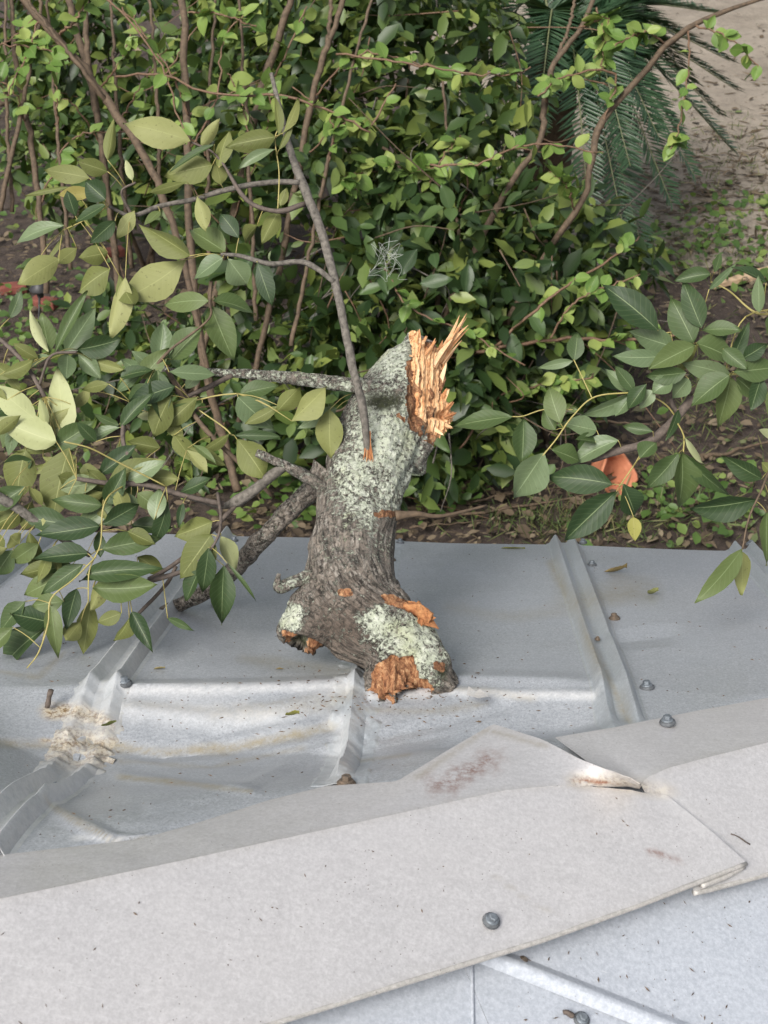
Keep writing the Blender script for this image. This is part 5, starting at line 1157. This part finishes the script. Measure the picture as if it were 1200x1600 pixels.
# twigs on the soil
TW = [((700, 818), (935, 775), 5, 'long pale twig lying on the soil above the middle of the roof edge'), ((690, 790), (900, 760), 4, 'twig on the soil running behind the long pale one'), ((640, 770), (790, 690), 4, 'twig on the soil pointing from the log up to the right'), ((1100, 720), (1215, 690), 6, 'twig on the soil behind the far right leaves'),
      ((1080, 330), (1230, 335), 7, 'dark stick lying along the near edge of the sandy path'), ((0, 165), (90, 140), 8, 'pale stick lying on the path at the upper left edge'), ((640, 830), (760, 815), 3, 'short twig on the soil right against the roof edge'), ((900, 740), (1010, 728), 4, 'twig lying across the broken pot'), ((-20, 250), (60, 190), 5, 'thin stick under the pale one at the upper left edge')]
for (a, b, r, lab) in TW:
    A, B = ground(*a, z=.015), ground(*b, z=.02); L = (B - A).length; k = 14
    if 'across the broken pot' in lab: A.z = .36; B.z = .30
    pp = [A.lerp(B, i / (k - 1)) + Vector((n3((i, a[0], 0), .35) * .05 * L, n3((i, 7, a[1]), .35) * .06 * L, .012 + abs(n3((i, 3, 1), .4)) * .03)) for i in range(k)]
    dd = project(A)[2]; V, Fc, _ = tube(pp, list(np.linspace(r, r * .4, k) * dd / F / 2 * 1.2), 6, .25, 20); tag(mesh_obj('fallen_twig', V, Fc, M['stem_brown']), lab, 'twig', 'twigs on the soil')
# leaves lying on the roof
def roof_leaf(x, y, ang, L, w, mat, label, w0=.004, curl=.2, fold=.6):
    p = on_dented(x, y) + NN * w0; d = UU * math.cos(ang) - DD * math.sin(ang); n_ = NN
    V, Fc, UVs, MI = leaf_geo(Vector((0, 0, 0)), d, n_, L, w, fold, curl if curl < 0 else -curl, .3, .1)
    o = mesh_obj('fallen_leaf', V, Fc, [M[mat], M[mat]], None, True, UVs, None, MI); o.location = p; return tag(o, label, 'leaf', 'leaves lying on the roof')
roof_leaf(944, 896, .25, .075, .022, 'leaf_dry', 'curled dry brown leaf right of the far double rib', .006, .35)
roof_leaf(1012, 930, .9, .05, .018, 'leaf_under', 'small curled green leaf below the dry brown leaf', .006, .5)
roof_leaf(782, 858, .05, .085, .007, 'leaf_yellow', 'narrow yellowish leaf lying near the roof edge, left of the double rib', .004, .02)
roof_leaf(446, 1120, .4, .035, .014, 'leaf_yellow', 'tiny yellow leaf in the hollow left of the log', .004, .3)
roof_leaf(240, 1047, .1, .03, .008, 'leaf_dry', 'small brown leaf scrap on the sheet above the left screw', .003, .2)
roof_leaf(158, 1138, .3, .04, .012, 'leaf_under', 'small green scrap of leaf beside the crushed rib', .006, .4)
roof_leaf(330, 945, .5, .045, .014, 'leaf_yellow', 'yellow leaf under the drooping branch by the left rib', .004, .2)
roof_leaf(430, 1047, .1, .022, .005, 'leaf_dry', 'tiny dry flake just left of the hollow stub', .003, .1)
def chip(pa, pb_, r, mat, name, label):
    pp = [pa.lerp(pb_, i / 5) + NN * (.002 * math.sin(i)) for i in range(6)]; V, Fc, _ = tube(pp, [r * (.8 + .3 * random.random()) for _ in range(6)], 6, .3, 40); tag(mesh_obj(name, V, Fc, M[mat]), label, 'twig', 'leaves lying on the roof')
q0 = on_dented(74, 1108) + NN * .004; chip(q0, q0 + NN * .045 + UU * .01, .007, 'twig_dark', 'twig_stub', 'short dark twig stub stuck upright in the crushed rib at the left')
q0 = oncap(1142, 1303, -.010); chip(q0, oncap(1172, 1318, -.010), .0015, 'twig_dark', 'fallen_twig', 'thin dark twig on the right cap piece')
q0 = oncap(880, 1582, nb0 + .012); chip(q0, oncap(896, 1586, nb0 + .012), .005, 'twig_dark', 'fallen_twig', 'short twig beside the lowest screw at the bottom edge')
# fine litter on the metal
def roof_litter():
    V, Fc = [], []
    def flake(p, nrm, s):
        x = nrm.orthogonal().normalized(); y = nrm.cross(x); a = random.uniform(0, 6.28); d = x * math.cos(a) + y * math.sin(a); e = nrm.cross(d)
        o = len(V); l, w = s * random.uniform(.6, 2.2), s * random.uniform(.25, .6)
        V.extend([p - d * l, p + e * w, p + d * l + nrm * s * .4, p - e * w, p + nrm * s * .6]); Fc.extend([(o, o + 1, o + 4), (o + 1, o + 2, o + 4), (o + 2, o + 3, o + 4), (o + 3, o, o + 4)])
    for _ in range(1150):
        px, py = random.uniform(0, 1200), random.uniform(855, 1330)
        if mnoise.noise(Vector((px * .008, py * .012, 3))) < random.uniform(-.4, .35): continue
        p = on_dented(px, py); u, v = uv_of(p)
        if v > cap_v(u) - .22 or v < 0.01: continue
        if any(abs(u - q) < .07 for q in RIB_U): continue
        flake(p + NN * .0012, NN, random.uniform(.0016, .0042))
    for _ in range(260):
        px, py = random.gauss(590, 90), random.gauss(1085, 26)
        p = on_dented(px, py); flake(p + NN * .002, NN, random.uniform(.002, .005))
    for _ in range(170):
        px, py = random.uniform(0, 1200), random.uniform(1240, 1600)
        p = oncap(px, py, .0035)
        if py < 1405 - .215 * px + 40 or py > 1690 - .31 * px - 60: continue
        flake(p, NB, random.uniform(.0012, .0032))
    for _ in range(60):
        px, py = random.uniform(800, 1200), random.uniform(1400, 1600); 
        if py < 1745 - .33 * px: continue
        flake(oncap(px, py, nb0 + .004), NB, random.uniform(.0012, .004))
    return tag(mesh_obj('roof_litter', V, Fc, M['roof_dirt'], None, False), 'tiny dark bits of bark and leaf scattered over the metal roof', 'debris', None, 'stuff')
M['roof_dirt'] = simple_mat('roof_dirt', (0.05, 0.035, 0.025), (0.16, 0.11, 0.07), .9, 60)
roof_litter()
# tuft of spanish moss caught in the twigs
V, Fc = [], []
for q in range(18):
    a = at(604 + random.uniform(-8, 8), 395 + random.uniform(-12, 12), 4.1); b = a + Vector((random.uniform(-.05, .05), random.uniform(-.03, .03), random.uniform(-.09, .02)))
    pp = spline([tuple(a), tuple(a.lerp(b, .4) + Vector(rng.normal(size=3)) * .02), tuple(a.lerp(b, .7) + Vector(rng.normal(size=3)) * .02), tuple(b)], 10)
    tv, tf, _ = tube([Vector(p) for p in pp], [.0006] * 10, 4); V, Fc = add(V, Fc, tv, tf)
tag(mesh_obj('moss_tuft', V, Fc, M['moss']), 'wispy pale grey moss tuft hanging beside the thin grey branch', 'moss')
